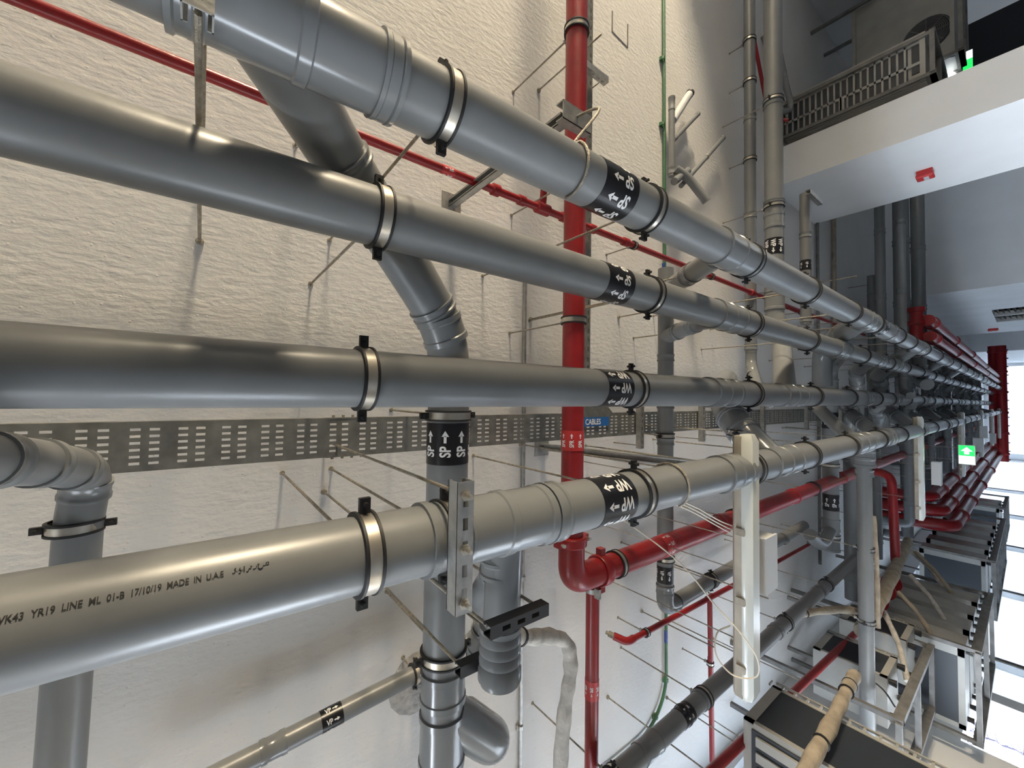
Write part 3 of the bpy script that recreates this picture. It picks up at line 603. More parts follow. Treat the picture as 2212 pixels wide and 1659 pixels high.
straight(t, (1.112, -1.5, 3.35), (1.112, 4.5, 3.35), .021, 'red')
straight(t, (1.112, 4.5, 3.35), (1.16, 9, 3.35), .021, 'red')
for y, L, k in ((1.22, .05, 1.5), (1.40, .05, 1.35), (1.56, .10, 1.6), (1.74, .06, 1.4), (2.0, .05, 1.4), (2.35, .06, 1.4), (4.46, .08, 1.5), (5.6, .3, 1.3), (6.3, .1, 1.4)): obj('coupling', MB().lathe((1.112, y-L/2, 3.35), (0, 1, 0), [(0, .021), (.005, .021*k), (L-.005, .021*k), (L, .021)], 20, cap=False), 'red', t)
obj('tee_branch', MB().tube([(1.112, 1.56, 3.35), (1.30, 1.56, 3.33), (1.5, 1.55, 3.22)], .021, 18), 'red', t)
pipe_label(t, (1.112, .93, 3.35), (0, -1, 0), .021, 'SPR', .07, n=4, h=.016, band='redl')
for i, y in enumerate((.3, 2.45, 3.6, 5.9)): hanger(1.112, y, 3.35, .021, 'Y', '%s clamp on the slim red ceiling pipe' % ORD[i], 'hangers of red pipes', lug=False)
t = thing('sprinkler_branch', 'slim dark red pipe along the lower left ceiling with a tee drop', 'pipe', (-1.7, 3, 3.35))
straight(t, (-1.69, 2.42, 3.35), (-1.80, 6.1, 3.35), .021, 'red'); obj('elbow', MB().tube(bez([(-1.69, 2.47, 3.35), (-1.69, 2.40, 3.35), (-1.66, 2.34, 3.42)], 6), .026, 16), 'red', t)
obj('sprinkler_plug', MB().lathe((-1.655, 2.33, 3.42), (.3, -.5, .6), [(0, .02), (.03, .02), (.03, .012), (.05, .012)], 10), 'rod', t)
coupling(t, (-1.72, 3.566, 3.35), (0, 1, 0), .021, .10, 'red'); straight(t, (-1.73, 3.566, 3.35), (-3.1, 3.566, 3.33), .021, 'red'); coupling(t, (-2.25, 3.566, 3.345), (1, 0, 0), .021, .04, 'red')
hanger(-1.70, 2.62, 3.35, .021, 'Y', 'clamp near the open end of the dark red ceiling pipe', 'hangers of red pipes', lug=False)
hanger(-2.28, 3.566, 3.345, .021, 'X', 'clamp on the drop of the dark red ceiling pipe', 'hangers of red pipes', lug=False)
t = thing('sprinkler_branch', 'dark red pipe running diagonally above the condensers at lower left', 'pipe', (-2.2, 2.6, 2.8))
straight(t, (-2.16, 2.0, 2.8), (-2.47, 5.6, 2.8), .03, 'red'); coupling(t, (-2.27, 3.2, 2.8), (-.086, 1, 0), .03, .08, 'red'); coupling(t, (-2.19, 2.35, 2.8), (-.086, 1, 0), .03, .08, 'red')
t = thing('fire_riser', 'dark red fire pipe with flanged fittings beside the far condensers', 'pipe', (-2.0, 7.2, 2.6))
obj('pipe_length', MB().tube(bez([(-.93, 7.2, 3.03), (-.93, 7.2, 2.75), (-1.2, 7.2, 2.74), (-2.05, 7.2, 2.72)], 7), .05, 20), 'red', t)
obj('pipe_length', MB().tube(bez([(-1.95, 7.2, 2.72), (-2.2, 7.2, 2.72), (-2.22, 6.6, 2.70), (-2.22, 5.7, 2.70)], 6), .045, 20), 'red', t)
for y in (6.8, 6.45, 6.05, 5.8): obj('flange', MB().lathe((-2.22, y, 2.70), (0, 1, 0), [(0, .045), (0, .10), (.03, .10), (.03, .045)], 20, cap=False), 'red', t)
# far red fire mains
t = thing('fire_header', 'dark red flanged header with three fire pipes beyond the topmost pipe', 'pipe', (1.1, 9.0, 2.6))
HYR = 8.4
obj('header', MB().lathe((1.42, HYR, 2.64), (-1, 0, 0), [(0, .001), (0, .10), (.06, .10), (.06, .075), (.20, .075), (.20, .10), (.26, .10), (.26, .075), (.52, .075), (.52, .10), (.57, .10), (.57, .001)], 24), 'red', t)
for (x, z, r) in ((1.32, 2.62, .045), (1.22, 2.52, .08), (.98, 2.50, .075)):
    straight(t, (x, HYR, z), (x, 27.5, z), r, 'red')
    for y in (HYR+.35, 11.5, 15, 20): obj('coupling', MB().lathe((x, y, z), (0, 1, 0), [(0, r), (.01, r*1.22), (.10, r*1.22), (.11, r)], 20, cap=False), 'red', t)
t = thing('fire_header', 'wide dark red lateral fire header across the far end', 'pipe', (0, 28, 2.5))
for z, r in ((2.42, .16), (2.66, .14)):
    obj('header', MB().lathe((2.6, 28, z), (-1, 0, 0), [(0, r), (5.1, r)], 28), 'red', t)
    for i in range(6): obj('flange', MB().lathe((2.4-i*.9, 28, z), (-1, 0, 0), [(0, r), (.01, r*1.16), (.10, r*1.16), (.11, r)], 24, cap=False), 'red', t)
bl = MB()
for i in range(14): bl.box((2.4-i*.37, 28, 2.245), (.05, .05, .06))
obj('hanger_foot', bl, 'wire', t)
t = thing('fire_header', 'bank of thick dark red pipes left of the exit sign', 'pipe', (-1.6, 10, 2.7))
for x, z, r in ((-1.75, 2.78, .10), (-1.98, 2.66, .11), (-2.22, 2.52, .11)):
    straight(t, (x, 11.0, z), (x, 27.5, z), r, 'red'); obj('bend', MB().tube(bez([(x, 11.4, z), (x, 10.8, z), (x, 10.7, z+.5), (x, 10.7, 3.58)], 6), r, 20), 'red', t)
    for y in (12, 14, 17, 21): obj('flange', MB().lathe((x, y, z), (0, 1, 0), [(0, r), (.01, r*1.25), (.07, r*1.25), (.08, r)], 20, cap=False), 'red', t)

# ------------------------------------------------------------------ cable trays
def tray(label, p, q, wdt, fl, n_slots, start, stop, group=None, rows=6):
    """perforated tray running along Y (axis 0) at height z: real slots in the sheet, two upturned sides"""
    t = thing('cable_tray', label, 'cable tray', p, group)
    m = MB(); x0, x1, z = p[0], q[0], p[2]
    xs = []; mg = .014; pit = (wdt-2*mg)/rows; sw = .0085
    for i in range(rows):
        c = x0+mg+pit*(i+.5); xs += [c-sw/2, c+sw/2]
    ycuts = []; y = start
    while y < stop-.16:
        ycuts += [(y+.030, y+.056), (y+.078, y+.104)]; y += .122
    def quad(xa, xb, ya, yb): m.f.append(tuple(range(len(m.v), len(m.v)+4))); m.v.extend([(xa, ya, z), (xb, ya, z), (xb, yb, z), (xa, yb, z)])
    yp = p[1]
    for a, b in ycuts:
        quad(x0, x1, yp, a)
        ed = [x0]+xs+[x1]
        for i in range(0, len(ed), 2): quad(ed[i], ed[i+1], a, b)
        yp = b
    quad(x0, x1, yp, q[1])
    o = obj('tray_bottom', m, 'tray', t, smooth=False); mo = o.modifiers.new('thickness', 'SOLIDIFY'); mo.thickness = .0016
    for x in (x0, x1): obj('tray_side', MB().b2((x-.001, p[1], z), (x+.001, q[1], z+fl)), 'tray', t, smooth=False)
    return t
tr = tray('long perforated grey cable tray behind the lateral pipes with a blue label', (-.262, -1.6, 3.40), (-.10, 14, 3.40), .162, .05, 0, -1.55, 9.0)
for y in (.42, 1.86, 2.02):
    for x in (-.264, -.104): obj('joint_plate', MB().b2((x, y, 3.397), (x+.006, y+.16, 3.44)), 'tray', tr, smooth=False)
for y in (.45, .49, .53, .57):
    for x in (-.098, -.274): obj('joint_bolt', MB().lathe((x, y, 3.42), (1, 0, 0), [(0, .006), (.01, .006)], 6), 'rod', tr, smooth=False)
# tee piece towards the lateral tray, with the CABLES label
tee = thing('cable_tray_tee', 'flat tray tee piece with blue CABLES label', 'cable tray', (-.1, 2.0, 3.395))
obj('plate', MB().extr([(-.16, 1.93, 3.3935), (-.16, 2.24, 3.3935), (-.10, 2.28, 3.3935), (-.04, 2.21, 3.3935), (-.02, 1.93, 3.3935)], (0, 0, .0016)), 'tray', tee, smooth=False)
lb = obj('cables_label', MB().b2((-.186, 1.985, 3.3905), (-.126, 2.235, 3.3925)), 'blue', tee, smooth=False)
g = MB(); glyphs(g, 'CABLES', lambda u, v: V((-.174+v, 1.995+u, 3.3895)), .037, 0, 0, sx=.86, bold=.02)
obj('lettering', g, 'wht', lb, smooth=False, label='white letters CABLES')
t2 = thing('cable_tray', 'narrow steel tray running sideways beside the red pipe', 'cable tray', (-.1, 1.98, 3.40), None)
m = MB(); xx = -.02
m.b2((-.1, 2.045, 3.40), (4.7, 2.047, 3.45))
ed = [-.1]
while xx < 3.2: ed += [xx, xx+.028]; xx += .052 if int(xx/.052) % 2 else .07
ed.append(4.7)
for a, b in zip(ed[0::2], ed[1::2]): m.b2((a, 1.945, 3.40), (b, 2.046, 3.4016))
for a, b in zip(ed[1::2], ed[2::2]): m.b2((a, 1.945, 3.40), (b, 1.985, 3.4016)); m.b2((a, 1.995, 3.40), (b, 2.022, 3.4016)); m.b2((a, 2.032, 3.40), (b, 2.046, 3.4016))
m.b2((-.1, 1.944, 3.40), (4.7, 1.946, 3.45)); obj('tray_bottom', m, 'tray', t2, smooth=False)

# ------------------------------------------------------------------ steel posts, trapezes and struts
def post(label, x, y, zb, yb=None, **k):
    t = thing('channel_post', label, 'steel channel', (x, y, zb))
    obj('channel', strut_channel((x, y if yb is None else yb, zb), (x, y, ZC-.005), up=(0, -1, 0), slots=False, **k), 'zinc', t)
    obj('base_plate', MB().b2((x-.06, y-.06, ZC-.006), (x+.06, y+.06, ZC-.0005)), 'zinc', t, smooth=False); return t
t = post('pale steel channel post with end bracket beside the topmost grey pipe', 1.088, 1.09, 2.70)
obj('end_bracket', MB().b2((1.055, 1.045, 2.66), (1.125, 1.20, 2.665)).b2((1.055, 1.045, 2.66), (1.06, 1.20, 2.70)).b2((1.12, 1.045, 2.66), (1.125, 1.20, 2.70)), 'zinc', t, smooth=False)
ub = [V((1.09, 1.13, 2.74)), V((1.09, 1.12, 2.66)), V((1.0, 1.06, 2.50))]+[V((.72+.086*math.cos(a), .90, 2.49+.086*math.sin(a))) for a in [math.radians(v) for v in range(-20, -191, -15)]]
obj('u_bolt', MB().tube(catmull(ub, 5), .005, 8), 'rod', t)
t = post('pale steel channel post between the two lowest grey pipes', -.325, 1.80, 2.60, yb=1.985)
ub = [V((-.325, 1.97, 2.62)), V((-.30, 1.80, 2.60))]+[V((-.345+.087*math.cos(a), 1.50, 2.5+.087*math.sin(a))) for a in [math.radians(v) for v in range(60, -151, -15)]]
obj('u_bolt', MB().tube(catmull(ub, 5), .005, 8), 'rod', t)
lone_rod(-.30, 1.62, 2.60, 'thin dark rod beside the steel post of the lowest pipe')
# slotted trapeze under the lowest pipe
t = thing('slotted_channel', 'slotted steel channel hung under the lowest grey pipe', 'steel channel', (-.33, .455, 2.37))
obj('channel', strut_channel((-.185, .462, 2.375), (-.468, .462, 2.375), up=(0, 0, 1)), 'zinc', t, smooth=False)
for x in (-.215, -.33, -.445): obj('nut', MB().lathe((x, .462, 2.354), (0, 0, -1), [(0, .013), (.002, .013), (.002, .009), (.010, .009), (.010, .005), (.024, .005)], 6), 'band', t)
lone_rod(-.215, .462, 2.40, 'rod from the ceiling to the top end of the slotted channel'); lone_rod(-.448, .462, 2.40, 'rod from the ceiling to the bottom end of the slotted channel')
# trapeze at the top left, under the topmost pipe's near end
t = thing('slotted_channel', 'short steel channel under the near end of the topmost pipe', 'steel channel', (.7, -.02, 2.37))
obj('channel', strut_channel((.575, -.022, 2.375), (.93, -.022, 2.375), up=(0, 0, 1)), 'zinc', t, smooth=False)
lone_rod(.575+.02, -.022, 2.39, 'thick looking rod above the short channel at top left', r=.006); lone_rod(.90, -.022, 2.39, 'rod at the outer end of the short channel at top left', r=.006)
# channel straps at the cleanout
for i, (xa, ya, xb, yb, z) in enumerate(((-.60, .60, -.60, .80, 2.465), (-.80, .62, -.80, .82, 2.64))):
    t = thing('slotted_channel', ['black slotted channel strapping the cleanout stub', 'black channel above the cleanout end cap'][i], 'steel channel', (xa, ya, z))
    obj('channel', strut_channel((xa, ya, z), (xb, yb, z), size=.034, up=(0, 0, 1), slots=(i == 0)), 'rub', t, smooth=False)
    lone_rod(xb, yb-.015, z+.02, ['rod holding the far end of the black slotted channel', 'rod holding the black channel by the end cap'][i])
    lone_rod(xa, ya+.015, z+.02, ['rod holding the near end of the black slotted channel', 'rod holding the near end of the upper black channel'][i])
# brackets under the trays
for i, (xa, xb, y, z) in enumerate(((-.02, -.36, 2.55, 3.36), (-.02, -.36, 3.45, 3.36), (-.02, -.36, 4.75, 3.36), (-.02, -.36, 6.1, 3.36), (-.02, -.36, 7.6, 3.36))):
    t = thing('tray_bracket', '%s slotted bracket from the viewer under the long cable tray' % ORD[i], 'steel channel', (xa, y, z), 'tray brackets')
    obj('channel', strut_channel((xa, y, z), (xb, y, z), up=(0, 0, 1)), 'zinc', t, smooth=False)
    for x in (xa-.02, xb+.02): obj('threaded_rod', MB().lathe((x, y, z-.03), (0, 0, 1), [(0, .004), (ZC-z+.028, .004)], 8), 'rod', t)
t = thing('tray_bracket', 'pale steel bracket sticking out beside the top of the red pipe', 'steel channel', (2.15, 1.95, 3.33))
obj('channel', strut_channel((2.17, 1.86, 3.35), (2.17, 2.13, 3.35), up=(1, 0, 0)), 'zinc', t, smooth=False)
obj('threaded_rod', MB().lathe((2.17, 2.10, 3.33), (0, 0, 1), [(0, .004), (.268, .004)], 8), 'rod', t)
for i, (x, y, z0, s) in enumerate(((1.653+.41, 1.733, 3.06, 'rod right of the first rod holding the lateral red pipe'), (.646, 2.60, 3.2, 'bare rod between the red pipe and the lateral vent pipe'), (.51, 1.687, 2.8, 'bare rod just left of the lateral red pipe below the second pipe'), (-1.20, 2.765, 2.6, 'long bare rod left of the near strip light'), (-1.745, 2.926, 3.0, 'bare rod crossing the dark red drop pipe'), (-2.39, 4.14, 2.85, 'bare rod between dark drain and condensers'),
        (-2.6, 3.3, 2.3, 'long rod carrying the near condenser frame'), (-2.25, 2.5, 2.6, 'long rod crossing the lower dark red pipe'), (-3.0, 3.9, 2.3, 'long rod at the wall side of the condenser frame'), (-2.6, 4.6, 2.3, 'long rod in front of the bright wall by the condensers'), (1.2, 4.9, 2.6, 'rod right of the capped lateral pipe'), (1.05, 6.6, 2.75, 'upper of two far rods by the conduits'), (1.0, 6.9, 2.75, 'lower of two far rods by the conduits'))): lone_rod(x, y, z0, s)

# ------------------------------------------------------------------ conduits
def conduit(name, label, pts, r, m, sad=(), n=12, tape=()):
    t = thing(name, label, 'conduit', pts[0]); obj('conduit_length', MB().tube(bez(pts, 6) if len(pts) > 2 else pts, r, n), m, t)
    for (p, d) in sad:
        p = V(p); obj('saddle', MB().lathe(p-V(d)*.012, d, [(0, r), (0, r*1.5), (.024, r*1.5), (.024, r)], 12, cap=False).box(p+V((0, 0, .012)), (.03, .05, .018)), m, t)
    for (p, q) in tape: obj('tape', MB().tube([p, q], r*1.06, 12), 'bluep', t)
    return t
gy = 3.17; gz = 3.574
conduit('green_conduit', 'long green conduit clipped across the ceiling', [(6.2, gy-.01, gz), (-2.52, gy+.09, gz), (-2.74, 3.02, gz), (-2.74, 1.2, gz)], .0135, 'green', [((x, gy+.01, gz), (1, 0, 0)) for x in (3.05, 2.45, 1.85, 1.05, -.4)]+[((-2.42, gy+.085, gz), (1, 0, 0)), ((-2.66, 3.1, gz), (.6, .8, 0))], tape=[((1.2, gy+.028, gz), (1.1, gy+.03, gz)), ((-2.0, gy+.08, gz), (-2.1, gy+.081, gz)), ((-2.74, 2.5, gz), (-2.74, 2.3, gz))])
conduit('steel_conduit', 'thin steel conduit across the ceiling left of the red pipe', [(.9, 1.628, 3.585), (-3.5, 1.65, 3.585)], .0125, 'zinc', [((x, 1.64, 3.583), (1, 0, 0)) for x in (-1.14, -2.05)])
conduit('steel_conduit', 'slim dark conduit on the far ceiling left of the brown one', [(3.0, 7.35, 3.56), (-2.4, 7.32, 3.56)], .022, 'angle'); conduit('steel_conduit', 'brown rusty conduit on the far ceiling', [(3.2, 8.15, 3.55), (-.4, 8.1, 3.55)], .032, 'tan')

# ------------------------------------------------------------------ strip lights
def strip_light(label, y, z=2.47, x0=-.165, x1=-1.435, group='row of unlit strip lights', clips=True, wires=True):
    L = x0-x1; t = thing('strip_light', label, 'strip light', ((x0+x1)/2, y, z), group); O = (x0, y, z)
    def sect(sc, k): return [(x1+(L)*0, 0, 0)]
    # lower frosted cover: chamfered trough running along X; upper tray
    def trough(w0, w1, h, zt, e):
        rings = []
        for (dx, s) in ((0, .62), (.035, 1), (L-.035, 1), (L, .62)):
            rings.append([V((x0-dx, y+w0*(.85 if s < 1 else 1), zt)), V((x0-dx, y-w0*(.85 if s < 1 else 1), zt)), V((x0-dx, y-w1*s, zt-h*(.45 if s < 1 else .55))), V((x0-dx, y-w1*s*.62, zt-h*(.75 if s < 1 else 1))), V((x0-dx, y+w1*s*.62, zt-h*(.75 if s < 1 else 1))), V((x0-dx, y+w1*s, zt-h*(.45 if s < 1 else .55)))])
        return MB().ring_tube(rings)
    obj('frosted_cover', trough(.052, .058, .055, z+.01, 0), 'lamp', t)
    obj('lamp_tray', MB().ring_tube([[V((x0-d, y+a*s, z+b)) for a, b in ((.056, .0), (-.056, .0), (-.05, .035), (-.03, .05), (.03, .05), (.05, .035))] for d, s in ((.01, .9), (.03, 1), (L-.03, 1), (L-.01, .9))]), 'lampb', t)
    if clips:
        for f in (.11, .37, .63, .88):
            for s in (-1, 1): obj('cover_clip', MB().box((x0-L*f, y+s*.062, z+.004), (.034, .006, .04)).box((x0-L*f, y+s*.054, z-.017), (.022, .018, .006)), 'band', t, smooth=False)
    if wires:
        for f in (.22, .80):
            x = x0-L*f
            obj('hanger_wire', MB().tube([(x, y, z+.045), (x, y+.0, ZC-.002)], .003, 6), 'rod', t)
    return t
LY = [2.14+4.905*i for i in range(6)]
t = strip_light('large near strip light with frosted cover and pale cable loop', LY[0])
for i in range(1, 6): strip_light('%s strip light in the row, counting the large near one as first' % ORD[i], LY[i], wires=(i < 3), clips=(i < 3))
# power cable looping over the near light
def cable(label, pts, r=.0035, m='cab', name='cable'): return tag(obj(name, MB().tube(catmull(pts, 8), r, 8), m, origin=pts[0]), label, 'cable')
cable('pale thin cable curving down and looping once round the near strip light', [(-.52, 1.66, 3.10), (-.66, 1.76, 2.82), (-.80, 1.86, 2.64), (-.95, 1.93, 2.53), (-1.06, 1.98, 2.43), (-1.17, 2.03, 2.38), (-1.27, 2.06, 2.40), (-1.29, 2.02, 2.48), (-1.22, 1.99, 2.545), (-1.13, 2.02, 2.555), (-1.11, 2.10, 2.53)])
for i in range(3): cable('%s of three pale cables slanting down to the near strip light' % ['upper', 'middle', 'lower'][i], [(-.36-.01*i, 1.40, 2.44+.014*i), (-.44-.01*i, 1.62, 2.45+.012*i), (-.54-.012*i, 1.86, 2.47+.008*i), (-.62-.02*i, 2.10, 2.52)], .003)
bx = thing('battery_box', 'white plastic box behind the near strip light', 'box', (-.83, 2.42, 2.5))
obj('box_body', MB().b2((-.70, 2.27, 2.44), (-.97, 2.41, 2.53)), 'box', bx, smooth=False); obj('box_lid', MB().b2((-.695, 2.265, 2.43), (-.975, 2.415, 2.442)), 'box', bx, smooth=False)
for x, nm in ((-.75, 'upper'), (-.92, 'lower')): lone_rod(x, 2.34, 2.53, '%s thin rod holding the white battery box' % nm, r=.003)

# ------------------------------------------------------------------ insulated pipes
def lagged(label, pts, r, m='tan', ties=(), n=14):
    path = catmull(pts, 6) if len(pts) > 2 else [V(p) for p in pts]
    rr = [r*(1+.10*math.sin(i*1.7)+.06*math.sin(i*.6+1)) for i in range(len(path))]
    t = thing('insulated_pipe', label, 'pipe', pts[0]); obj('insulation', MB().tube(path, rr, n), m, t)
    for f in ties:
        i = int(f*(len(path)-2)); obj('cable_tie', MB().lathe(path[i], path[i+1]-path[i], [(0, r*.95), (0, r*1.16), (.012, r*1.16), (.012, r*.95)], n, cap=False), 'rub', t)
    return t
lagged('white wrapped pipe bending down beside the lower red pipe', [(-.86, .88, 2.84), (-.99, 1.09, 2.90), (-1.06, 1.26, 2.93), (-1.13, 1.37, 2.93), (-1.25, 1.385, 2.92), (-1.42, 1.35, 2.92), (-1.75, 1.32, 2.92), (-2.6, 1.28, 2.92)], .032, 'wrap', (.14,))
lagged('thick tan insulated pipe slanting in front of the near condenser', [(-1.93, 1.9, 2.36), (-1.93, 2.5, 2.36), (-1.93, 3.0, 2.37), (-1.95, 3.5, 2.40), (-2.02, 3.9, 2.44)], .038, 'tan', (.45, .8, .9))
lagged('thin tan pipe hugging the thick tan pipe', [(-1.97, 2.45, 2.27), (-1.99, 2.7, 2.18), (-2.02, 2.8, 2.05)], .02, 'tan')
lagged('tan insulated pipe bending over behind the long lateral pipe', [(-1.93, 4.2, 2.98), (-1.92, 4.5, 2.85), (-1.90, 4.75, 2.66), (-1.96, 4.85, 2.56), (-2.3, 4.9, 2.54)], .032, 'tan', (.2,))
lagged('tan insulated pipe running along behind the long lateral pipe', [(-1.05, 4.95, 2.52), (-1.5, 4.95, 2.5), (-2.05, 4.95, 2.5)], .022, 'tan')
for i, (a, b) in enumerate((((-2.25, 5.9, 2.62), (-2.62, 5.35, 2.36)), ((-2.20, 6.5, 2.60), (-2.58, 6.35, 2.28)), ((-2.15, 7.1, 2.58), (-2.60, 7.0, 2.25)), ((-2.1, 8.1, 2.66), (-2.62, 8.0, 2.25)), ((-2.12, 8.12, 2.70), (-2.56, 8.24, 2.4)))):
    lagged('%s slanting tan pipe strap across the far condensers' % ORD[i], [a, V(a).lerp(V(b), .5)+V((.03, 0, -.02)), b], .024, 'tan' if i % 2 else 'wrap')
lagged('thick grey insulated duct pipe along the top of the far condensers', [(-2.12, 4.9, 2.60), (-2.12, 5.6, 2.62), (-2.06, 6.6, 2.66), (-2.0, 8.2, 2.74)], .06, 'tan')
cable('black cable drooping across the near condenser frame', [(-2.6, 3.9, 2.75), (-2.5, 3.85, 2.62), (-2.3, 3.8, 2.52), (-2.1, 3.75, 2.46)], .007, 'cabk')
cable('black cable drooping under the second condenser', [(-2.45, 4.82, 2.62), (-2.5, 4.8, 2.45), (-2.6, 4.78, 2.36)], .007, 'cabk')

# ------------------------------------------------------------------ condenser units
def condenser(label, x0, x1, y0, y1, z0, z1, coil='+X', group='wall of condenser units', guard=True, feet=True):
    """upright outdoor unit: body x0..x1 (x1 faces the corridor), y0..y1, z0..z1"""
    t = thing('condenser_unit', label, 'air conditioner', ((x0+x1)/2, (y0+y1)/2, z0), group)
    obj('body', MB().b2((x0, y0, z0+.02), (x1-.012, y1, z1)), 'ac', t, smooth=False)
    m = MB(); k = MB()
    if coil == '+X':
        k.b2((x1-.012, y0+.03, z0+.07), (x1-.004, y1-.03, z1-.06)); fr = [((x1-.012, y0, z0+.02), (x1, y0+.03, z1)), ((x1-.012, y1-.03, z0+.02), (x1, y1, z1)), ((x1-.012, y0, z0+.02), (x1, y1, z0+.07)), ((x1-.012, y0, z1-.06), (x1, y1, z1))]
    else:
        k.b2((x0+.05, y0-.008, z0+.07), (x1-.10, y0, z1-.06)); fr = [((x0, y0-.012, z0+.02), (x0+.05, y0, z1)), ((x1-.10, y0-.012, z0+.02), (x1, y0, z1)), ((x0, y0-.012, z0+.02), (x1, y0, z0+.07)), ((x0, y0-.012, z1-.06), (x1, y0, z1))]
    obj('coil', k, 'coil', t, smooth=False)
    for a, b in fr: m.b2(a, b)
    obj('frame', m, 'ac', t, smooth=False)
    if guard:
        g = MB(); ya = y1+.004; n = int((z1-z0)/.075)
        for i in range(n+1): g.b2((x1-.02, ya, z0+.03+i*.075), (x1-.008, ya+.055, z0+.042+i*.075))
        g.b2((x1-.02, ya+.05, z0+.02), (x1-.008, ya+.064, z1))
        obj('coil_guard', g, 'ac', t, smooth=False)
    if feet:
        for y in (y0+.05, y1-.05):
            for x in (x0+.1, x1-.05): obj('rubber_foot', MB().lathe((x, y, z0-.035), (0, 0, 1), [(0, .03), (.05, .024)], 10), 'rub', t)
    return t
def frame(label, x0, x1, y0, y1, z, group='steel racks of the condensers at left'):
    t = thing('condenser_rack', label, 'rack', ((x0+x1)/2, (y0+y1)/2, z), group)
    for x in (x0, x1): obj('rail', MB().b2((x-.025, y0, z-.05), (x+.025, y1, z)).b2((x-.025, y0, z-.05), (x-.02, y1, z+.03)), 'angle', t, smooth=False)
    k = max(2, int((y1-y0)/.7))
    for i in range(k+1):
        y = y0+(y1-y0)*i/k; obj('cross_bar', MB().b2((x0, y-.02, z-.045), (x1, y+.02, z-.005)), 'angle', t, smooth=False)
    for x in (x0, x1):
        for y in (y0+.03, y1-.03): obj('upright', MB().b2((x-.02, y-.02, z-.05), (x+.02, y+.02, ZC)), 'angle', t, smooth=False)
    return t
condenser('nearest condenser with big dark coil behind the thick tan pipe', -3.0, -2.05, 2.85, 3.34, 1.42, 2.78, guard=True)
near_ac = bpy.data.objects['condenser_unit']
for i in range(9): obj('louvre', MB().b2((-2.17-i*.095, 2.826, 1.55), (-2.115-i*.095, 2.851, 2.70)), 'ac', near_ac, smooth=False)
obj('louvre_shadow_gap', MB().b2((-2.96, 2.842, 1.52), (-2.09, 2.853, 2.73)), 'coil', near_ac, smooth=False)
frame('rack of angle steel under the second and third condensers', -3.2, -2.56, 4.5, 6.18, 2.32)
condenser('second condenser from the viewer, dark coil beside the long lateral pipe', -2.85, -2.41, 4.84, 5.29, 2.40, 2.96)
condenser('third condenser from the viewer, dark coil with white lattice edge', -2.85, -2.41, 5.72, 6.2, 2.40, 2.96)
frame('rack of angle steel under the middle group of condensers', -3.4, -2.5, 6.25, 8.3, 2.0)
for i in range(4): condenser('%s unit of the middle group of condensers' % ['nearest', 'second', 'third', 'fourth'][i], -3.35, -2.52, 6.32+i*.52, 6.70+i*.52, 2.05, 2.98, coil='-Y', guard=False)
frame('rack of angle steel under the far group of condensers', -3.45, -2.55, 10.2, 14.2, 2.05)
for i in range(5): condenser('%s unit of the far group of condensers' % ['nearest', 'second', 'third', 'fourth', 'fifth'][i], -3.35, -2.6, 10.4+i*.78, 10.85+i*.78, 2.1, 2.9, coil='-Y', guard=False)
frame('rack of angle steel under the farthest pair of condensers', -3.45, -2.65, 16.2, 18.4, 2.1)
for i in range(2): condenser('%s unit of the farthest pair of condensers' % ['nearer', 'farther'][i], -3.35, -2.7, 16.4+i*.95, 17.0+i*.95, 2.15, 2.85, coil='-Y', guard=False)
# right hand units behind the white pier
t = thing('condenser_unit', 'pale condenser with two rows of lattice cells right of the pier', 'air conditioner', (3.7, 6.6, 2.26))
X0, X1, YF, Z0, Z1 = 3.472, 3.99, 6.04, 2.24, 3.56
obj('body', MB().b2((X0, YF+.03, Z0), (X1, YF+.95, Z1)), 'ac', t, smooth=False)
obj('coil', MB().b2((X0+.04, YF+.018, Z0+.14), (X1-.06, YF+.032, Z1-.02)), 'coil', t, smooth=False)
gd = MB(); n = 18; zt, zb = Z1-.03, Z0+.16
for i in range(n+1): z = zt-(zt-zb)*i/n; gd.b2((X0+.03, YF, z-.009), (X1-.05, YF+.02, z+.009))
for x in (X0, X0+.20, X1-.085): gd.b2((x, YF, Z0+.02), (x+(.04 if x != X0+.20 else .03), YF+.02, Z1))
gd.b2((X0+.04, YF, zt-(zt-zb)*9/n-.035), (X0+.20, YF+.02, zt-(zt-zb)*9/n+.02))
obj('lattice_guard', gd, 'ac', t, smooth=False)
obj('handle_recess', MB().b2((X0+.12, YF+.014, Z0+.05), (X1-.05, YF+.03, Z0+.11)), 'coil', t, smooth=False)
obj('top_panel', MB().b2((X1-.03, YF-.01, Z0), (X1+.01, YF+.96, Z1)).b2((X0, YF-.01, Z0), (X1, YF+.02, Z0+.045)), 'ac', t, smooth=False)
t = thing('condenser_unit', 'condenser with round fan guard at the top right corner', 'air conditioner', (4.95, 7.6, 2.1))
obj('body', MB().b2((4.37, 7.37, 2.12), (5.70, 7.85, 3.12)), 'ac', t, smooth=False)
fc = V((4.81, 7.352, 2.37)); FR = .23
obj('fan_opening', MB().lathe(fc+V((0, .014, 0)), (0, -1, 0), [(0, FR), (.007, FR), (.007, FR*.9), (.001, FR*.87), (.001, .001)], 32), 'coil', t)
fg = MB()
for i in range(12): a = .024+i*.017; fg.tube([fc+V((a*math.cos(q), -.008, a*math.sin(q))) for q in [2*PI*j/24 for j in range(24)]], .0026, 5, closed=True)
for j in range(8): fg.tube([fc+V((0, -.006, 0)), fc+V((.22*math.cos(j*PI/4), -.006, .22*math.sin(j*PI/4)))], .0035, 5)
obj('fan_guard', fg, 'angle', t)
obj('front_rim', MB().b2((4.37, 7.33, 2.12), (5.70, 7.37, 2.16)).b2((4.37, 7.33, 3.08), (5.70, 7.37, 3.12)).b2((4.37, 7.33, 2.12), (4.42, 7.37, 3.12)), 'ac', t, smooth=False)
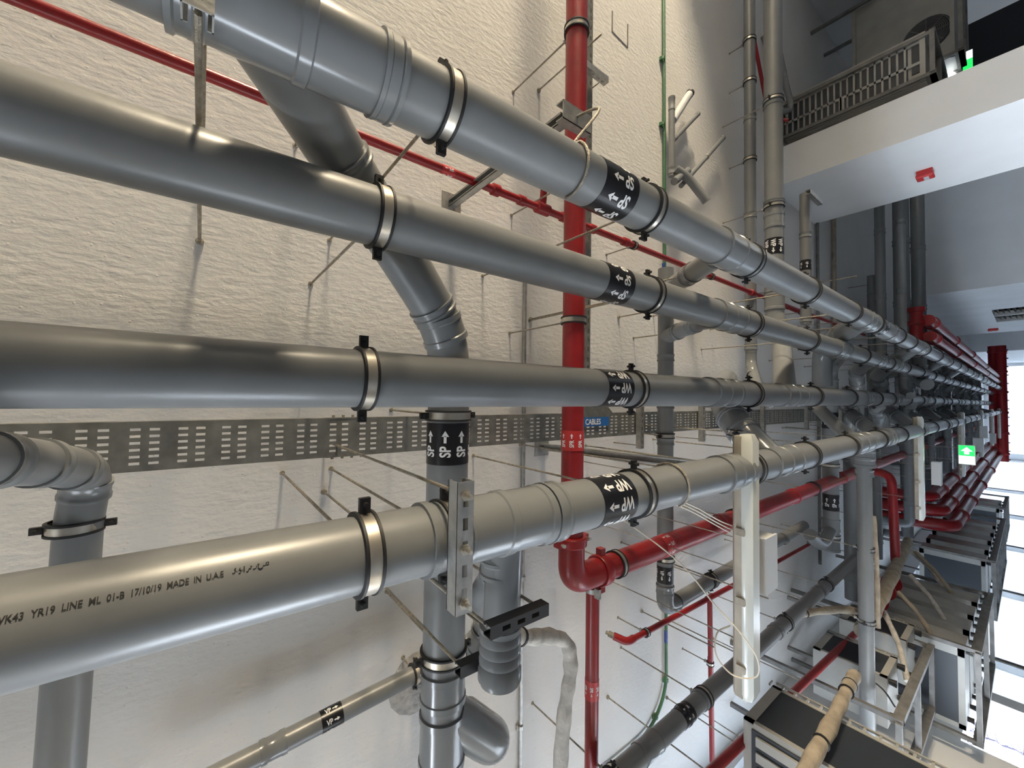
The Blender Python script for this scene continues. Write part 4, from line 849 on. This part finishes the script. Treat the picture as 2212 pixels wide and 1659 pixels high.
obj('badge', MB().lathe((4.66, 7.368, 2.93), (0, -1, 0), [(0, .036), (.007, .036), (.007, .001)], 16), 'redp', t)
frame('rack of dark steel under the round fan condenser', 4.36, 5.68, 7.25, 7.95, 2.09, 'steel racks of the condensers at right')
frame('rack of dark steel under the lattice condenser by the pier', 3.50, 3.95, 6.0, 7.05, 2.21, 'steel racks of the condensers at right')
branch('dark grey bend on the ceiling above the right condensers', [(3.6, 5.6, 3.5), (3.75, 5.9, 3.42), (4.0, 5.75, 3.45), (4.6, 5.6, 3.5)], .035, [(.2, .08), (.6, .08)], m='fit')
t = thing('sprinkler_branch', 'thin red pipe slanting behind the right lateral pipes', 'pipe', (3.2, 5.0, 3.4))
straight(t, (4.5, 4.75, 3.5), (3.42, 5.36, 3.5), .02, 'red'); straight(t, (3.42, 5.36, 3.5), (3.34, 5.42, 3.32), .018, 'red')
conduit('steel_conduit', 'dark conduit slanting over the ceiling beside the round fan unit', [(4.5, 5.35, 3.57), (3.75, 6.4, 3.57)], .018, 'angle')

# ------------------------------------------------------------------ signs, alarm sounders, small fittings
t = thing('exit_sign', 'lit green exit sign with white arrow under the second strip light', 'exit sign', (-.72, 9.0, 2.2))
SX0, SX1, SY, SZ0, SZ1 = -.62, -.89, 9.0, 2.13, 2.285
bd = obj('panel', MB().b2((SX1-.008, SY, SZ0-.008), (SX0+.008, SY+.03, SZ1+.008)), 'box', t, smooth=False)
pg = obj('green_panel', MB().b2((SX0-.150, SY-.003, SZ0), (SX0, SY+.0, SZ1)), 'exitg', t, smooth=False)
pw = obj('white_panel', MB().b2((SX1, SY-.003, SZ0), (SX0-.152, SY, SZ1)), 'exitw', t, smooth=False)
am = MB(); cz = (SZ0+SZ1)/2; am.extr([(SX0-.022, SY-.005, cz), (SX0-.080, SY-.005, cz+.058), (SX0-.080, SY-.005, cz+.024), (SX0-.125, SY-.005, cz+.024), (SX0-.125, SY-.005, cz-.024), (SX0-.080, SY-.005, cz-.024), (SX0-.080, SY-.005, cz-.058)], (0, -.002, 0))
obj('arrow', am, 'exitw', pg, smooth=False)
mm = MB()   # the small running figure pictogram on the white field, drawn as bars
for (xa, za, xb, zb) in ((-.80, .012, -.84, -.004), (-.84, -.004, -.865, .016), (-.84, -.004, -.86, -.022), (-.81, .01, -.80, -.02), (-.81, .014, -.83, .028)): mm.bar((xa, SY-.005, cz+za), (xb, SY-.005, cz+zb), .003, .007, up=(0, 1, 0))
obj('figure', mm, 'exitg', pw, smooth=False)
for x in (-.66, -.84): obj('hanger_wire', MB().tube([(x, SY+.015, SZ1), (x, SY+.015, ZC-.002)], .003, 6), 'rod', t)
t = thing('emergency_light', 'twin headed emergency light glowing beside the right exit sign', 'lamp', (4.35, 7.7, 2.1))
obj('lamp_case', MB().b2((4.20, 7.68, 2.083), (4.54, 7.78, 2.168)), 'angle', t, smooth=False)
for x in (4.30, 4.42): obj('lamp_head', MB().lathe((x, 7.69, 2.20), (-.2, -1, -.35), [(0, .036), (.024, .054), (.036, .054), (.041, .001)], 16), 'spot', t)
obj('wall_arm', MB().b2((4.355, 7.71, 2.168), (4.385, 7.75, ZC)), 'angle', t, smooth=False)
t = thing('exit_sign', 'small lit green exit sign beside the dark doorway at upper right', 'exit sign', (4.4, 7.66, 2.0))
obj('panel', MB().b2((4.26, 7.645, 1.993), (4.52, 7.67, 2.077)), 'box', t, smooth=False); obj('green_panel', MB().b2((4.26, 7.637, 1.993), (4.414, 7.645, 2.077)), 'exitg', t, smooth=False); obj('white_panel', MB().b2((4.414, 7.637, 1.993), (4.52, 7.645, 2.077)), 'exitw', t, smooth=False)
obj('hanger_bracket', MB().b2((4.37, 7.65, 2.077), (4.40, 7.70, 2.09)), 'angle', t, smooth=False)
def sounder(label, y, z, s=1.0):
    t = thing('alarm_sounder', label, 'alarm', (PX, y, z), 'red alarm sounders on the right wall')
    h = .055*s
    obj('base', MB().b2((PX-.045, y-h, z-h), (PX-.0005, y+h, z+h)), 'redp', t, smooth=False)
    obj('horn', MB().ring_tube([[V((PX-.045-d, y+a*k, z+b*k)) for a, b in ((-h, -h), (h, -h), (h, h), (-h, h))] for d, k in ((0, 1.0), (.012, 1.12), (.03, 1.12), (.04, .9))]), 'redp', t, smooth=False)
    obj('strobe_lens', MB().ring_tube([[V((PX-.084-d, y+a*k, z-.01+b*k)) for a, b in ((-h*.6, -h*.35), (h*.6, -h*.35), (h*.6, h*.35), (-h*.6, h*.35))] for d, k in ((0, 1), (.014, .8))]), 'box', t, smooth=False)
sounder('red alarm sounder on the white side of the pier', 6.64, 2.325, 1.2); sounder('red alarm sounder on the storeroom wall beyond the vent', 22.5, 2.42, 2.1); sounder('red alarm sounder on the farthest right wall', 33.2, 2.5, 2.4)
t = thing('junction_box', 'white box hanging beside the exit sign', 'box', (-.9, 7.6, 2.4)); obj('box_body', MB().b2((-.78, 7.72, 2.36), (-1.08, 7.86, 2.44)), 'box', t, smooth=False); obj('box_lid', MB().b2((-.775, 7.715, 2.35), (-1.085, 7.865, 2.362)), 'box', t, smooth=False)
for x in (-.84, -1.02): obj('hanger_wire', MB().tube([(x, 7.79, 2.43), (x, 7.79, ZC-.002)], .003, 6), 'rod', t)
for i, (y, x) in enumerate(((13.5, -.75), (15.5, -.55), (19.2, -.9))):
    t = thing('junction_box', '%s small pale box among the far strip lights' % ORD[i], 'box', (x, y, 2.4), 'far small boxes'); obj('box_body', MB().b2((x, y, 2.3), (x-.3, y+.2, 2.42)), 'box', t, smooth=False); obj('hanger_wire', MB().tube([(x-.15, y+.1, 2.42), (x-.15, y+.1, ZC-.002)], .004, 6), 'rod', t)
# barbed wire hanging outside the window of the left wall
t = thing('razor_wire', 'dark barbed strands hanging outside the bright window at lower right', 'wire', (-3.95, 7.1, 2.0))
for y in (7.45, 6.95):
    m = MB().tube([(-3.93, y+.02*math.sin(j*2.1), 2.13-j*.05) for j in range(24)], .012, 6)
    for j in range(22): a = random.uniform(0, 6.3); m.tube([(-3.93, y, 2.11-j*.05), (-3.93, y+.06*math.sin(a), 2.10-j*.05+.03*math.cos(a))], [.012, .004], 4)
    obj('strand', m, 'wire', t)
for j in range(10): z = 2.10-j*.075; obj('cross_strand', MB().tube([(-3.93, 7.70, z), (-3.93, 7.47, z-random.uniform(-.04, .10))], .008, 5), 'wire', t)
for j in range(9): y = 6.6+j*.11; obj('spike', MB().tube([(-3.92, y, 2.13), (-3.92, y-.05, 2.05)], [.018, .003], 5), 'wire', t)

# ------------------------------------------------------------------ unseen side passage and light panel, added to throw warm light from the right
t = thing('added_warm_panel', 'tall unseen light panel added for warm light at the side passage end', 'lamp', (10.95, .9, .4))
obj('lamp_case', MB().b2((10.94, .36, .42), (10.99, 1.44, 2.78)), 'box', t, smooth=False)
obj('lamp_cover', MB().b2((10.91, .40, .45), (10.94, 1.40, 2.75)), 'tube', t, smooth=False)
